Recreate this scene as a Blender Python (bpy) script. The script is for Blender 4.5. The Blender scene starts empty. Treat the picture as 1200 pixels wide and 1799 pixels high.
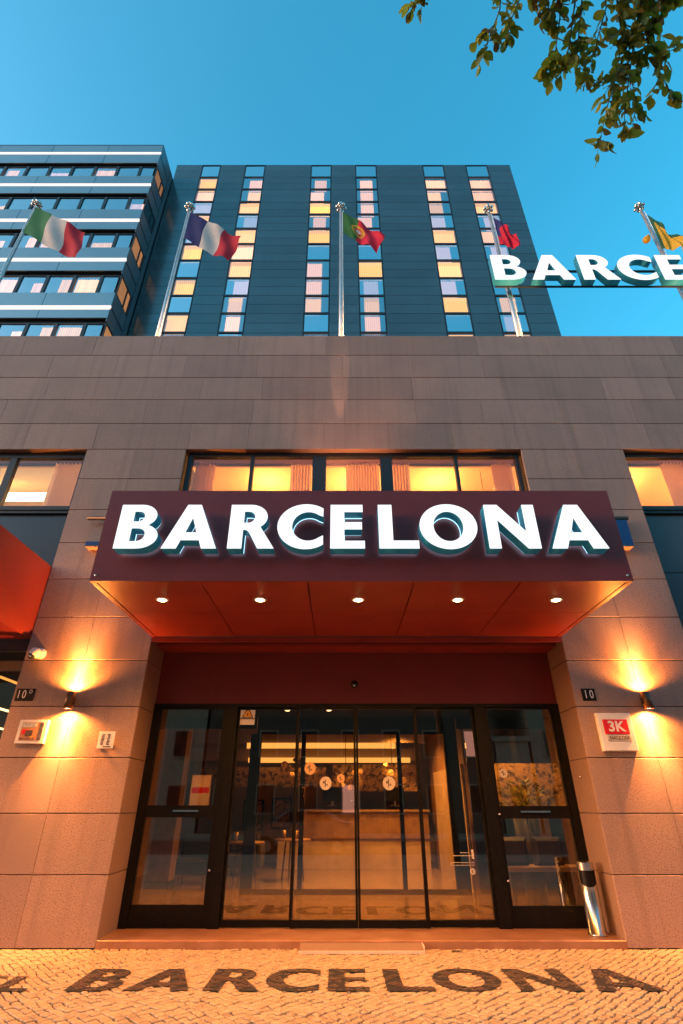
import bpy, bmesh, math, random
from mathutils import Vector, Matrix
random.seed(7)
R = math.radians
S = bpy.context.scene
COL = S.collection

# ------------------------------------------------------------------ camera, sky, sun, exposure
cam_d = bpy.data.cameras.new('camera'); cam = bpy.data.objects.new('camera', cam_d); COL.objects.link(cam)
cam_d.sensor_fit = 'VERTICAL'; cam_d.sensor_height = 36; cam_d.sensor_width = 24
cam_d.lens = 905 / 1799 * 36; cam_d.shift_x = 3 / 1799
cam_d.clip_start = 0.05; cam_d.clip_end = 1500
cam.location = (0, 0, 1.5); cam.rotation_euler = (R(90 + 29.66), 0, 0)
S.camera = cam

SUN_EL, SUN_AZ = 6.0, 258.0            # low evening sun behind and left of the camera
W = bpy.data.worlds.new('World'); S.world = W; W.use_nodes = True
nt = W.node_tree; nt.nodes.clear()
sky = nt.nodes.new('ShaderNodeTexSky'); sky.sky_type = 'NISHITA'; sky.sun_disc = False
sky.sun_elevation = R(SUN_EL); sky.sun_rotation = R(SUN_AZ)
sky.air_density = 1.0; sky.dust_density = 3.0; sky.ozone_density = 3.0
tint = nt.nodes.new('ShaderNodeHueSaturation')
tint.inputs['Hue'].default_value = .469; tint.inputs['Saturation'].default_value = 1.21; tint.inputs['Value'].default_value = 1.14   # camera white balance
bg = nt.nodes.new('ShaderNodeBackground'); bg.inputs[1].default_value = 0.15
wo = nt.nodes.new('ShaderNodeOutputWorld')
nt.links.new(sky.outputs[0], tint.inputs['Color']); nt.links.new(tint.outputs[0], bg.inputs[0]); nt.links.new(bg.outputs[0], wo.inputs[0])

sun_d = bpy.data.lights.new('sun', 'SUN'); sun = bpy.data.objects.new('sun', sun_d); COL.objects.link(sun)
sun_d.energy = 0.45; sun_d.angle = R(60); sun_d.color = (1.0, 0.60, 0.42)
sd = Vector((math.sin(R(SUN_AZ)) * math.cos(R(8)), math.cos(R(SUN_AZ)) * math.cos(R(8)), math.sin(R(8))))
sun.rotation_euler = sd.to_track_quat('Z', 'Y').to_euler()

S.view_settings.view_transform = 'Standard'; S.view_settings.look = 'None'
EXPO = 2.2; K = 2 ** -EXPO            # lamps are given as they look at exposure 0
S.view_settings.exposure = EXPO; S.view_settings.gamma = 1.0
S.render.engine = 'CYCLES'
S.cycles.max_bounces = 8; S.cycles.transparent_max_bounces = 16
S.cycles.sample_clamp_indirect = 4.0
S.cycles.caustics_reflective = False; S.cycles.caustics_refractive = False

WARM = (1.0, 0.315, 0.05)
ROOM = (1.0, 0.47, 0.11)

# ------------------------------------------------------------------ helpers
ORG = {}
class MB:
    def __init__(s): s.v = []; s.f = []; s.m = []; s.sm = []
    def poly(s, pts, m=0, smooth=False):
        i = len(s.v); s.v += [tuple(p) for p in pts]; s.f.append(tuple(range(i, i + len(pts)))); s.m.append(m); s.sm.append(smooth)
    def add(s, vs, fs, m=0, smooth=False):
        i = len(s.v); s.v += [tuple(p) for p in vs]
        for f in fs: s.f.append(tuple(i + k for k in f)); s.m.append(m); s.sm.append(smooth)
    def box(s, x0, x1, y0, y1, z0, z1, m=0):
        s.add([(x0,y0,z0),(x1,y0,z0),(x1,y1,z0),(x0,y1,z0),(x0,y0,z1),(x1,y0,z1),(x1,y1,z1),(x0,y1,z1)],
              [(0,3,2,1),(4,5,6,7),(0,1,5,4),(1,2,6,5),(2,3,7,6),(3,0,4,7)], m); return s
    def slab(s, x0, x1, y0, y1, z0, z1, c=.006, m=0):
        """box with a chamfered front (-Y) edge"""
        s.add([(x0+c,y0,z0+c),(x1-c,y0,z0+c),(x1-c,y0,z1-c),(x0+c,y0,z1-c),
               (x0,y0+c,z0),(x1,y0+c,z0),(x1,y0+c,z1),(x0,y0+c,z1),
               (x0,y1,z0),(x1,y1,z0),(x1,y1,z1),(x0,y1,z1)],
              [(0,1,2,3),(4,5,1,0),(5,6,2,1),(6,7,3,2),(7,4,0,3),(8,9,5,4),(9,10,6,5),(10,11,7,6),(11,8,4,7),(11,10,9,8)], m); return s
    def tube(s, pts, r, n=8, m=0, cap=True, smooth=True):
        pts = [Vector(p) for p in pts]; rs = r if isinstance(r, (list, tuple)) else [r] * len(pts)
        i0 = len(s.v); rings = len(pts)
        for k, p in enumerate(pts):
            d = (pts[min(k+1, rings-1)] - pts[max(k-1, 0)]).normalized()
            a = d.cross(Vector((0,0,1)) if abs(d.z) < .95 else Vector((1,0,0))).normalized(); b = d.cross(a).normalized()
            for j in range(n):
                t = 2*math.pi*j/n; q = p + (a*math.cos(t) + b*math.sin(t)) * rs[k]; s.v.append(tuple(q))
        for k in range(rings-1):
            for j in range(n):
                s.f.append((i0+k*n+j, i0+k*n+(j+1)%n, i0+(k+1)*n+(j+1)%n, i0+(k+1)*n+j)); s.m.append(m); s.sm.append(smooth)
        if cap:
            s.f.append(tuple(i0+j for j in range(n))[::-1]); s.m.append(m); s.sm.append(False)
            s.f.append(tuple(i0+(rings-1)*n+j for j in range(n))); s.m.append(m); s.sm.append(False)
        return s
    def lathe(s, prof, c, n=16, m=0, axis='Z', smooth=True):
        i0 = len(s.v)
        for (r, h) in prof:
            for j in range(n):
                t = 2*math.pi*j/n
                if axis == 'Z': s.v.append((c[0]+r*math.cos(t), c[1]+r*math.sin(t), c[2]+h))
                else: s.v.append((c[0]+r*math.cos(t), c[1]+h, c[2]+r*math.sin(t)))
        for k in range(len(prof)-1):
            for j in range(n):
                f = (i0+k*n+j, i0+k*n+(j+1)%n, i0+(k+1)*n+(j+1)%n, i0+(k+1)*n+j)
                s.f.append(f if axis == 'Z' else f[::-1]); s.m.append(m); s.sm.append(smooth)
        return s
    def ball(s, c, r, n=12, m=0):
        k = max(5, n//2)
        return s.lathe([(max(1e-4, r*math.sin(math.pi*i/k)), -r*math.cos(math.pi*i/k)) for i in range(k+1)], c, n, m)

def world_org(p):
    return ORG.get(p.name, Vector((0,0,0))) if p else Vector((0,0,0))
def obj(name, mb, mats, parent=None, loc=None, kind=None):
    me = bpy.data.meshes.new(name)
    o = bpy.data.objects.new(name, me); COL.objects.link(o)
    base = world_org(parent)
    if parent: o.parent = parent; org = base
    else:
        org = Vector(loc) if loc is not None else Vector((0,0,0)); o.location = org
    ORG[o.name] = org
    if isinstance(mb, MB):
        me.from_pydata([tuple(Vector(v) - org) for v in mb.v], [], mb.f)
    else:
        o.data = mb; mb.transform(Matrix.Translation(-org)); bpy.data.meshes.remove(me); me = mb
    me.materials.clear()
    for m in (mats if isinstance(mats, (list, tuple)) else [mats]): me.materials.append(m)
    if isinstance(mb, MB): me.polygons.foreach_set('material_index', mb.m); me.polygons.foreach_set('use_smooth', mb.sm)
    me.update()
    if kind: o['kind'] = kind
    return o
def tag(o, label, cat, group=None):
    o['label'] = label; o['category'] = cat
    if group: o['group'] = group
    return o
def thing(name, label, cat, loc, group=None):
    o = bpy.data.objects.new(name, None); COL.objects.link(o); o.location = loc; o.empty_display_size = .2
    ORG[o.name] = Vector(loc)
    return tag(o, label, cat, group)
def lamp(name, kind, loc, energy, color, parent=None, to=None, size=.03, spot=None, blend=.5):
    d = bpy.data.lights.new(name, kind); d.energy = energy * K; d.color = color
    if kind in ('SPOT', 'POINT'): d.shadow_soft_size = size
    if kind == 'SPOT': d.spot_size = R(spot); d.spot_blend = blend
    o = bpy.data.objects.new(name, d); COL.objects.link(o)
    o.location = Vector(loc) - world_org(parent)
    if parent: o.parent = parent
    if to is not None:
        o.rotation_euler = (Vector(loc) - Vector(to)).to_track_quat('Z', 'Y').to_euler()
    return o

# ------------------------------------------------------------------ materials
def mat(name, col, rough=.5, metal=0.0, spec=.5, noise=None, bump=None, rand=0.0, emit=None, estr=0.0, streak=None, trans=0.0):
    m = bpy.data.materials.new(name); m.use_nodes = True; t = m.node_tree; N = t.nodes; L = t.links
    b = N['Principled BSDF']
    b.inputs['Base Color'].default_value = (*col, 1); b.inputs['Roughness'].default_value = rough
    b.inputs['Metallic'].default_value = metal; b.inputs['Specular IOR Level'].default_value = spec
    tc = N.new('ShaderNodeTexCoord'); cur = None
    def mixc(fac_out, c2, prev):
        x = N.new('ShaderNodeMix'); x.data_type = 'RGBA'; L.new(fac_out, x.inputs[0])
        if prev is None: x.inputs[6].default_value = (*col, 1)
        else: L.new(prev, x.inputs[6])
        x.inputs[7].default_value = (*c2, 1); return x.outputs[2]
    for (sc, c2, lo, hi) in (noise or []):
        n = N.new('ShaderNodeTexNoise'); n.inputs['Scale'].default_value = sc; n.inputs['Detail'].default_value = 3
        L.new(tc.outputs['Object'], n.inputs['Vector'])
        r = N.new('ShaderNodeMapRange'); r.inputs[1].default_value = lo; r.inputs[2].default_value = hi; L.new(n.outputs[0], r.inputs[0])
        cur = mixc(r.outputs[0], c2, cur)
    if streak:
        mp = N.new('ShaderNodeMapping'); mp.inputs['Scale'].default_value = streak[0]; L.new(tc.outputs['Object'], mp.inputs[0])
        n = N.new('ShaderNodeTexNoise'); n.inputs['Scale'].default_value = 1; n.inputs['Detail'].default_value = 4; L.new(mp.outputs[0], n.inputs['Vector'])
        r = N.new('ShaderNodeMapRange'); r.inputs[1].default_value = .5; r.inputs[2].default_value = .75; r.inputs[4].default_value = streak[2]; L.new(n.outputs[0], r.inputs[0])
        cur = mixc(r.outputs[0], streak[1], cur)
    if rand:
        oi = N.new('ShaderNodeObjectInfo'); hs = N.new('ShaderNodeHueSaturation')
        r = N.new('ShaderNodeMapRange'); r.inputs[3].default_value = 1 - rand; r.inputs[4].default_value = 1 + rand
        L.new(oi.outputs['Random'], r.inputs[0]); L.new(r.outputs[0], hs.inputs['Value'])
        if cur is None: hs.inputs['Color'].default_value = (*col, 1)
        else: L.new(cur, hs.inputs['Color'])
        cur = hs.outputs[0]
    if cur is not None: L.new(cur, b.inputs['Base Color'])
    if bump:
        n = N.new('ShaderNodeTexNoise'); n.inputs['Scale'].default_value = bump[0]; n.inputs['Detail'].default_value = 4
        L.new(tc.outputs['Object'], n.inputs['Vector'])
        bp = N.new('ShaderNodeBump'); bp.inputs['Strength'].default_value = bump[1]; bp.inputs['Distance'].default_value = bump[2]
        L.new(n.outputs[0], bp.inputs['Height']); L.new(bp.outputs[0], b.inputs['Normal'])
    if emit: b.inputs['Emission Color'].default_value = (*emit, 1); b.inputs['Emission Strength'].default_value = estr
    if trans: b.inputs['Transmission Weight'].default_value = trans
    return m
def emis(name, col, st):
    m = bpy.data.materials.new(name); m.use_nodes = True; t = m.node_tree; t.nodes.clear()
    e = t.nodes.new('ShaderNodeEmission'); e.inputs[0].default_value = (*col, 1); e.inputs[1].default_value = st * K
    o = t.nodes.new('ShaderNodeOutputMaterial'); t.links.new(e.outputs[0], o.inputs[0]); return m
def glass(name, tintc, base, grow, rough=0.0, gcol=(1,1,1)):
    """thin pane: transparent and mirror mixed by the angle of view"""
    m = bpy.data.materials.new(name); m.use_nodes = True; t = m.node_tree; N = t.nodes; L = t.links; N.clear()
    tr = N.new('ShaderNodeBsdfTransparent'); tr.inputs[0].default_value = (*tintc, 1)
    gl = N.new('ShaderNodeBsdfGlossy'); gl.inputs['Color'].default_value = (*gcol, 1); gl.inputs['Roughness'].default_value = rough
    lw = N.new('ShaderNodeLayerWeight'); lw.inputs[0].default_value = .5
    p = N.new('ShaderNodeMath'); p.operation = 'POWER'; p.inputs[1].default_value = 4; L.new(lw.outputs['Facing'], p.inputs[0])
    ma = N.new('ShaderNodeMath'); ma.operation = 'MULTIPLY_ADD'; ma.inputs[1].default_value = grow; ma.inputs[2].default_value = base; ma.use_clamp = True
    L.new(p.outputs[0], ma.inputs[0])
    mx = N.new('ShaderNodeMixShader'); L.new(ma.outputs[0], mx.inputs[0]); L.new(tr.outputs[0], mx.inputs[1]); L.new(gl.outputs[0], mx.inputs[2])
    o = N.new('ShaderNodeOutputMaterial'); L.new(mx.outputs[0], o.inputs[0]); return m

M = {}
def clothmat(name, c, f):
    m = mat(name, c, .9, noise=[(6, tuple(x*.82 for x in c), .45, .7)])
    t = m.node_tree; b = t.nodes['Principled BSDF']; o = t.nodes['Material Output']
    tl = t.nodes.new('ShaderNodeBsdfTranslucent'); tl.inputs[0].default_value = (*c, 1)
    mx = t.nodes.new('ShaderNodeMixShader'); mx.inputs[0].default_value = f
    t.links.new(b.outputs[0], mx.inputs[1]); t.links.new(tl.outputs[0], mx.inputs[2]); t.links.new(mx.outputs[0], o.inputs[0]); return m
M['granite'] = mat('granite', (.345,.212,.158), .62, noise=[(66,(.165,.096,.070),.50,.66),(130,(.46,.33,.26),.56,.70),(1.3,(.27,.17,.13),.45,.75)], bump=(180,.25,.004), rand=.12,
                   streak=((6.0,6.0,.30),(.15,.10,.08),.40))
M['granite_plain'] = mat('granite_plain', (.27,.155,.10), .6, noise=[(90,(.17,.11,.085),.5,.68)], bump=(180,.2,.003), rand=.06)
M['mortar'] = mat('mortar', (.10,.075,.06), .9, noise=[(20,(.15,.11,.09),.4,.7)])
M['step'] = mat('step_stone', (.30,.135,.07), .32, noise=[(60,(.24,.11,.06),.5,.7),(3,(.38,.19,.11),.4,.7)], bump=(120,.1,.002))
M['lime'] = mat('limestone_cobble', (.42,.29,.16), .5, noise=[(7,(.29,.195,.105),.42,.72),(70,(.49,.36,.22),.5,.7)], bump=(60,.35,.004), rand=.16)
M['jointdark'] = mat('letter_bedding', (.018,.013,.010), .95, noise=[(40,(.03,.022,.016),.45,.7)])
M['basalt'] = mat('basalt_cobble', (.095,.058,.045), .5, noise=[(26,(.16,.10,.075),.50,.66),(95,(.05,.032,.026),.5,.7)], bump=(45,.5,.006))
M['sand'] = mat('joint_sand', (.07,.05,.035), .95, noise=[(40,(.12,.09,.06),.45,.7)])
M['burgundy'] = mat('burgundy_paint', (.18,.032,.035), .34, noise=[(2.2,(.155,.028,.031),.4,.7)], spec=.4)
M['red'] = mat('red_paint', (.23,.030,.020), .38, noise=[(1.5,(.30,.040,.025),.4,.7)], spec=.4)
M['redbright'] = mat('bright_red_paint', (.24,.035,.02), .42, noise=[(1.1,(.215,.031,.018),.4,.7)], spec=.4)
M['fascia'] = mat('dark_red_fascia', (.15,.022,.020), .45, noise=[(3,(.13,.02,.018),.4,.7)], spec=.3)
M['black'] = mat('black_frame', (.004,.0035,.003), .42, noise=[(14,(.007,.006,.005),.45,.7)], spec=.18)
M['darkframe'] = mat('dark_window_frame', (.010,.012,.014), .45, noise=[(9,(.014,.016,.018),.45,.7)])
M['groove'] = mat('groove', (.008,.004,.003), .8, noise=[(9,(.012,.006,.005),.4,.7)], spec=.1)
M['slate'] = mat('slate_glass_panel', (.065,.07,.08), .3, metal=.2, noise=[(.8,(.055,.06,.07),.35,.7)])
M['clad'] = mat('blue_grey_cladding', (.14,.165,.165), .20, metal=.75, noise=[(.5,(.12,.148,.148),.4,.7)], rand=.09, bump=(.9,.10,.02), streak=((2.5,2.5,.12),(.115,.14,.14),.5))
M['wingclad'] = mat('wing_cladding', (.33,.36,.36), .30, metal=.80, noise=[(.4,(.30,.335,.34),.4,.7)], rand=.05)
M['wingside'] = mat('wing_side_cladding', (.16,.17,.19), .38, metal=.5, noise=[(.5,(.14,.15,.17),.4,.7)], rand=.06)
M['joint'] = mat('panel_joint', (.02,.026,.03), .6, noise=[(4,(.028,.034,.04),.4,.7)])
M['strip'] = emis('facade_light_strip', (1.0,.86,.80), 1.35)
M['chrome'] = mat('brushed_steel', (.62,.60,.57), .22, metal=1.0, noise=[(30,(.52,.5,.47),.45,.7)])
M['polished'] = mat('polished_steel', (.60,.57,.53), .24, metal=1.0, noise=[(6,(.62,.60,.57),.45,.7)])
M['galv'] = mat('pole_metal', (.55,.52,.50), .32, metal=.7, noise=[(12,(.45,.43,.41),.45,.7)])
M['bronze'] = mat('bronze_fitting', (.11,.055,.03), .4, metal=.6, noise=[(30,(.08,.04,.02),.45,.7)])
M['white'] = mat('white_plate', (.72,.69,.66), .4, noise=[(5,(.66,.63,.60),.4,.7)])
M['plate_black'] = mat('number_plate_black', (.005,.005,.006), .5, noise=[(12,(.008,.008,.009),.4,.7)], spec=.15)
M['signred'] = mat('sign_red', (.62,.012,.020), .35, noise=[(8,(.56,.01,.018),.4,.7)])
M['print'] = mat('dark_print', (.05,.03,.03), .6, noise=[(40,(.07,.045,.04),.4,.7)])
M['led'] = emis('led_letter_face', (.93,.98,1.0), 1.25)
M['halo'] = emis('led_halo', (.40,.78,1.0), 2.2)
M['return'] = mat('letter_return', (.035,.27,.37), .35, metal=.1, noise=[(5,(.03,.24,.33),.4,.7)], emit=(.01,.55,.80), estr=.05*K)
M['bulb'] = emis('lamp_lens', (1.0,.60,.24), 14)
M['bulbdown'] = emis('downlight_lens', (1.0,.58,.22), 55)
M['bulbhot'] = emis('sconce_lens', (1.0,.74,.40), 30)
M['cove'] = emis('cove_light', (1.0,.46,.11), 2.0)
M['tube'] = emis('linear_tube', (1.0,.80,.45), 5)
M['doorglass'] = glass('door_glass', (.72,.59,.43), .155, .8, gcol=(1,.85,.70))
M['roomglass'] = glass('room_glass', (.93,.92,.90), .06, .5)
M['towerglass'] = glass('tower_glass', (.85,.85,.85), .74, .3)
M['towerglass_part'] = glass('tower_glass_half', (.9,.9,.9), .54, .4)
M['towerglass_lit'] = glass('tower_glass_lit', (.93,.92,.9), .34, .45)
M['wingglass'] = glass('wing_glass', (.88,.88,.88), .52, .40)
M['sideglass'] = glass('wing_side_glass', (.8,.85,.9), .12, .5)
M['dark'] = mat('unlit_room', (.012,.016,.02), .9, noise=[(2,(.02,.024,.03),.4,.7)])
M['roomwall'] = mat('room_wall', (.70,.54,.34), .85, noise=[(1.5,(.66,.50,.31),.4,.7)])
M['curtain'] = clothmat('room_curtain', (.82,.60,.42), .7)
M['lobbywall'] = mat('lobby_wall', (.32,.20,.10), .6, noise=[(2,(.27,.17,.085),.4,.7)])
M['lobbyceil'] = mat('lobby_ceiling', (.36,.26,.16), .7, noise=[(2,(.31,.22,.14),.4,.7)])
M['lobbyfloor'] = mat('lobby_floor', (.26,.17,.11), .18, noise=[(1.7,(.20,.13,.085),.4,.7)])
M['wood'] = mat('warm_wood', (.30,.165,.075), .45, noise=[(5,(.22,.115,.05),.42,.7)], streak=((30,30,1.2),(.16,.08,.035),.6))
M['palewood'] = mat('pale_slat_wood', (.50,.36,.25), .5, noise=[(4,(.42,.30,.2),.4,.7)])
M['gold'] = mat('gold_leaf_art', (.45,.27,.09), .45, metal=.3, noise=[(9,(.07,.04,.02),.47,.60),(22,(.6,.4,.17),.52,.66)])
M['leather'] = mat('dark_leather', (.035,.025,.02), .5, noise=[(12,(.05,.036,.03),.4,.7)])
M['sticker'] = mat('sticker_white', (.50,.44,.40), .6, noise=[(60,(.30,.26,.24),.5,.62)])
M['yellow'] = mat('warning_yellow', (.75,.38,.03), .5, noise=[(9,(.7,.35,.025),.4,.7)])
M['blue'] = mat('blue_paint', (.005,.045,.17), .4, noise=[(5,(.005,.04,.15),.4,.7)])
M['asphalt'] = mat('asphalt', (.05,.05,.052), .85, noise=[(40,(.035,.035,.037),.4,.65)], bump=(90,.4,.01))
M['paving'] = mat('paving', (.38,.33,.28), .75, noise=[(14,(.26,.22,.19),.45,.6)], bump=(14,.5,.01))
M['plaster'] = mat('street_plaster', (.50,.38,.29), .85, noise=[(.6,(.46,.40,.35),.4,.7)])
M['plaster2'] = mat('street_plaster_grey', (.15,.12,.10), .85, noise=[(.6,(.12,.10,.085),.4,.7)])
M['bark'] = mat('bark', (.09,.068,.05), .85, noise=[(14,(.05,.038,.028),.4,.65)], bump=(30,.6,.02))
M['twig'] = mat('twig', (.17,.15,.11), .7, noise=[(20,(.06,.05,.035),.4,.7)])
M['carpaint'] = mat('silver_car_paint', (.32,.33,.35), .25, metal=.5, noise=[(1,(.30,.31,.33),.4,.7)])
M['rubber'] = mat('tyre_rubber', (.012,.012,.012), .8, noise=[(30,(.02,.02,.02),.4,.7)])
M['carglass'] = mat('car_glass', (.02,.025,.03), .05, noise=[(3,(.025,.03,.035),.4,.7)])
def leafmat(name, c1, c2):
    m = mat(name, c1, .42, noise=[(16,c2,.4,.7)], rand=.28)
    t = m.node_tree; b = t.nodes['Principled BSDF']; o = t.nodes['Material Output']
    tl = t.nodes.new('ShaderNodeBsdfTranslucent'); tl.inputs[0].default_value = (c1[0]*2.2, c1[1]*1.8, c1[2]*.8, 1)
    mx = t.nodes.new('ShaderNodeMixShader'); mx.inputs[0].default_value = .5
    t.links.new(b.outputs[0], mx.inputs[1]); t.links.new(tl.outputs[0], mx.inputs[2]); t.links.new(mx.outputs[0], o.inputs[0]); return m
M['leafA'] = leafmat('leaf_dark', (.10,.155,.026), (.075,.12,.02))
M['leafB'] = leafmat('leaf_olive', (.18,.205,.034), (.135,.165,.026))
M['leafC'] = leafmat('leaf_brown', (.095,.065,.022), (.06,.045,.015))
for k, c in dict(green=(.035,.20,.075), white=(.66,.60,.56), red=(.50,.012,.03), navy=(.018,.022,.13), pgreen=(.02,.13,.025), pred=(.58,.006,.035), yellow=(.65,.36,.03), dkteal=(.015,.05,.06), brgreen=(.02,.10,.05)).items():
    m = mat('cloth_' + k, c, .85, noise=[(14, tuple(x*.86 for x in c), .4, .7)])
    t = m.node_tree; b = t.nodes['Principled BSDF']; o = t.nodes['Material Output']
    tl = t.nodes.new('ShaderNodeBsdfTranslucent'); tl.inputs[0].default_value = (*c, 1)
    mx = t.nodes.new('ShaderNodeMixShader'); mx.inputs[0].default_value = .3
    t.links.new(b.outputs[0], mx.inputs[1]); t.links.new(tl.outputs[0], mx.inputs[2]); t.links.new(mx.outputs[0], o.inputs[0])
    M['cl_' + k] = m
def litcurtain(name, col, st):
    """curtain or blind that glows itself for a lit room; pleat shading is in the glow"""
    m = bpy.data.materials.new(name); m.use_nodes = True; t = m.node_tree; N = t.nodes; L = t.links; N.clear()
    tc = N.new('ShaderNodeTexCoord'); w = N.new('ShaderNodeTexWave'); w.inputs['Scale'].default_value = 2.6; w.inputs['Distortion'].default_value = 1.2; w.inputs['Detail'].default_value = 1.5
    L.new(tc.outputs['Object'], w.inputs['Vector'])
    r = N.new('ShaderNodeMapRange'); r.inputs[3].default_value = .68; r.inputs[4].default_value = 1.05; L.new(w.outputs[1], r.inputs[0])  # wave bands paint lit and shaded pleats into the glow
    oi = N.new('ShaderNodeObjectInfo'); r2 = N.new('ShaderNodeMapRange'); r2.inputs[3].default_value = .7; r2.inputs[4].default_value = 1.2; L.new(oi.outputs['Random'], r2.inputs[0])
    mu = N.new('ShaderNodeMath'); mu.operation = 'MULTIPLY'; L.new(r.outputs[0], mu.inputs[0]); L.new(r2.outputs[0], mu.inputs[1])
    m2 = N.new('ShaderNodeMath'); m2.operation = 'MULTIPLY'; m2.inputs[1].default_value = st * K; L.new(mu.outputs[0], m2.inputs[0])
    e = N.new('ShaderNodeEmission'); e.inputs[0].default_value = (*col, 1); L.new(m2.outputs[0], e.inputs[1])
    o = N.new('ShaderNodeOutputMaterial'); L.new(e.outputs[0], o.inputs[0]); return m
M['lit_pink'] = litcurtain('curtain_pink_light', (1.0,.42,.20), 3.0)
M['lit_peach'] = litcurtain('curtain_peach_light', (1.0,.41,.085), 3.1)
M['lit_gold'] = litcurtain('curtain_gold_light', (1.0,.42,.006), 3.3)
M['lit_dim'] = litcurtain('curtain_dim_light', (.95,.48,.42), 2.4)

# ------------------------------------------------------------------ letter outlines (cap height 1)
def arc(cx, cy, rx, ry, a0, a1, n=14):
    return [(cx + rx*math.cos(R(a0+(a1-a0)*i/n)), cy + ry*math.sin(R(a0+(a1-a0)*i/n))) for i in range(n+1)]
GL = {
 'B': ([(0,0),(0,1),(.42,1)] + arc(.42,.745,.335,.255,90,-58)[1:] + arc(.45,.275,.39,.275,62,-90),
       [[(.285,.605),(.285,.845)] + arc(.385,.725,.125,.12,90,-90), [(.285,.155),(.285,.455)] + arc(.415,.305,.165,.15,90,-90)]),
 'A': ([(0,0),(.41,1),(.69,1),(1.10,0),(.80,0),(.735,.185),(.365,.185),(.295,0)], [[(.435,.355),(.55,.70),(.665,.355)]]),
 'R': ([(0,0),(0,1),(.41,1)] + arc(.41,.715,.355,.285,90,-52)[1:] + [(.93,0),(.60,0),(.41,.36),(.35,.415),(.285,.425),(.285,0)],
       [[(.285,.575),(.285,.845)] + arc(.375,.71,.135,.135,90,-90)]),
 'C': (arc(.585,.5,.585,.515,53,307,30) + [(.935,.285)] + arc(.635,.5,.335,.335,-52,-308,24) + [(.935,.725)], []),
 'E': ([(0,0),(0,1),(.665,1),(.665,.835),(.285,.835),(.285,.59),(.645,.59),(.645,.43),(.285,.43),(.285,.165),(.695,.165),(.695,0)], []),
 'L': ([(0,0),(0,1),(.285,1),(.285,.17),(.80,.17),(.80,0)], []),
 'O': (arc(.5875,.5,.5875,.515,0,360,40)[:-1], [arc(.5875,.5,.305,.345,0,360,32)[:-1]]),
 'N': ([(0,0),(0,1),(.275,1),(.795,.37),(.795,1),(1.034,1),(1.034,0),(.78,0),(.238,.655),(.238,0)], []),
 'H': ([(0,0),(0,1),(.25,1),(.25,.6),(.72,.6),(.72,1),(.97,1),(.97,0),(.72,0),(.72,.42),(.25,.42),(.25,0)], []),
 'T': ([(.27,0),(.27,.83),(0,.83),(0,1),(.82,1),(.82,.83),(.55,.83),(.55,0)], []),
}
# positions along the word, in cap heights from the left edge of the B
WORD = [('B',0,1),('A',.954,1),('R',2.273,1),('C',3.25,1),('E',4.332,1),('L',5.315,1),('O',6.152,1),('N',7.516,1),('A',8.766,1.027)]
def glyph_mesh(ch, sx, sz, depth, bevel=0.0):
    """filled, extruded outline as a mesh: x right, y up, z depth centred"""
    cu = bpy.data.curves.new('glyph', 'CURVE'); cu.dimensions = '2D'; cu.fill_mode = 'BOTH'; cu.extrude = depth/2; cu.bevel_depth = bevel
    outer, holes = GL[ch]
    for pts in [outer] + holes:
        sp = cu.splines.new('POLY'); sp.points.add(len(pts)-1); sp.use_cyclic_u = True
        for p, q in zip(sp.points, pts): p.co = (q[0]*sx, q[1]*sz, 0, 1)
    return curve_to_mesh(cu)
def curve_to_mesh(cu):
    o = bpy.data.objects.new('outline_tmp', cu); COL.objects.link(o)
    dg = bpy.context.evaluated_depsgraph_get(); dg.update()
    me = bpy.data.meshes.new_from_object(o.evaluated_get(dg)); bpy.data.objects.remove(o); bpy.data.curves.remove(cu)
    return me
def text_mesh(txt, size, depth=.001, align='CENTER', off=0.0):
    cu = bpy.data.curves.new('print', 'FONT'); cu.body = txt; cu.size = size; cu.extrude = depth; cu.align_x = align; cu.align_y = 'CENTER'
    cu.resolution_u = 4; cu.offset = off
    return curve_to_mesh(cu)
UPRIGHT = Matrix.Rotation(R(90), 4, 'X')
def put(me, loc, sc=(1,1,1)):
    me.transform(Matrix.Translation(loc) @ UPRIGHT @ Matrix.Diagonal((*sc, 1))); return me

# ================================================================== SETTING: ground
YW = 7.98          # front of the stone piers
YD = 8.683         # door glass
g = MB(); g.poly([(-400,-300,-.16),(400,-300,-.16),(400,400,-.16),(-400,400,-.16)])
obj('ground', g, M['paving'], kind='structure')
g = MB(); g.box(-60, 60, -14, -4.4, -.159, -.12); obj('road', g, M['asphalt'], kind='structure')
pv = MB(); pv.box(-60, 60, -4.4, 4.2, -.158, -.012)
pavement = obj('pavement', pv, M['paving'], kind='structure'); pavement['label'] = 'pale cobbled pavement with the hotel name in dark stone'
bed = MB(); bed.box(-60, 60, 4.2, 8.9, -.158, -.014); obj('joint_bed', bed, M['sand'], pavement)
far = MB(); far.box(-60, 60, -40, -14, -.158, -.012); obj('far_pavement', far, M['paving'], kind='structure')

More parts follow.
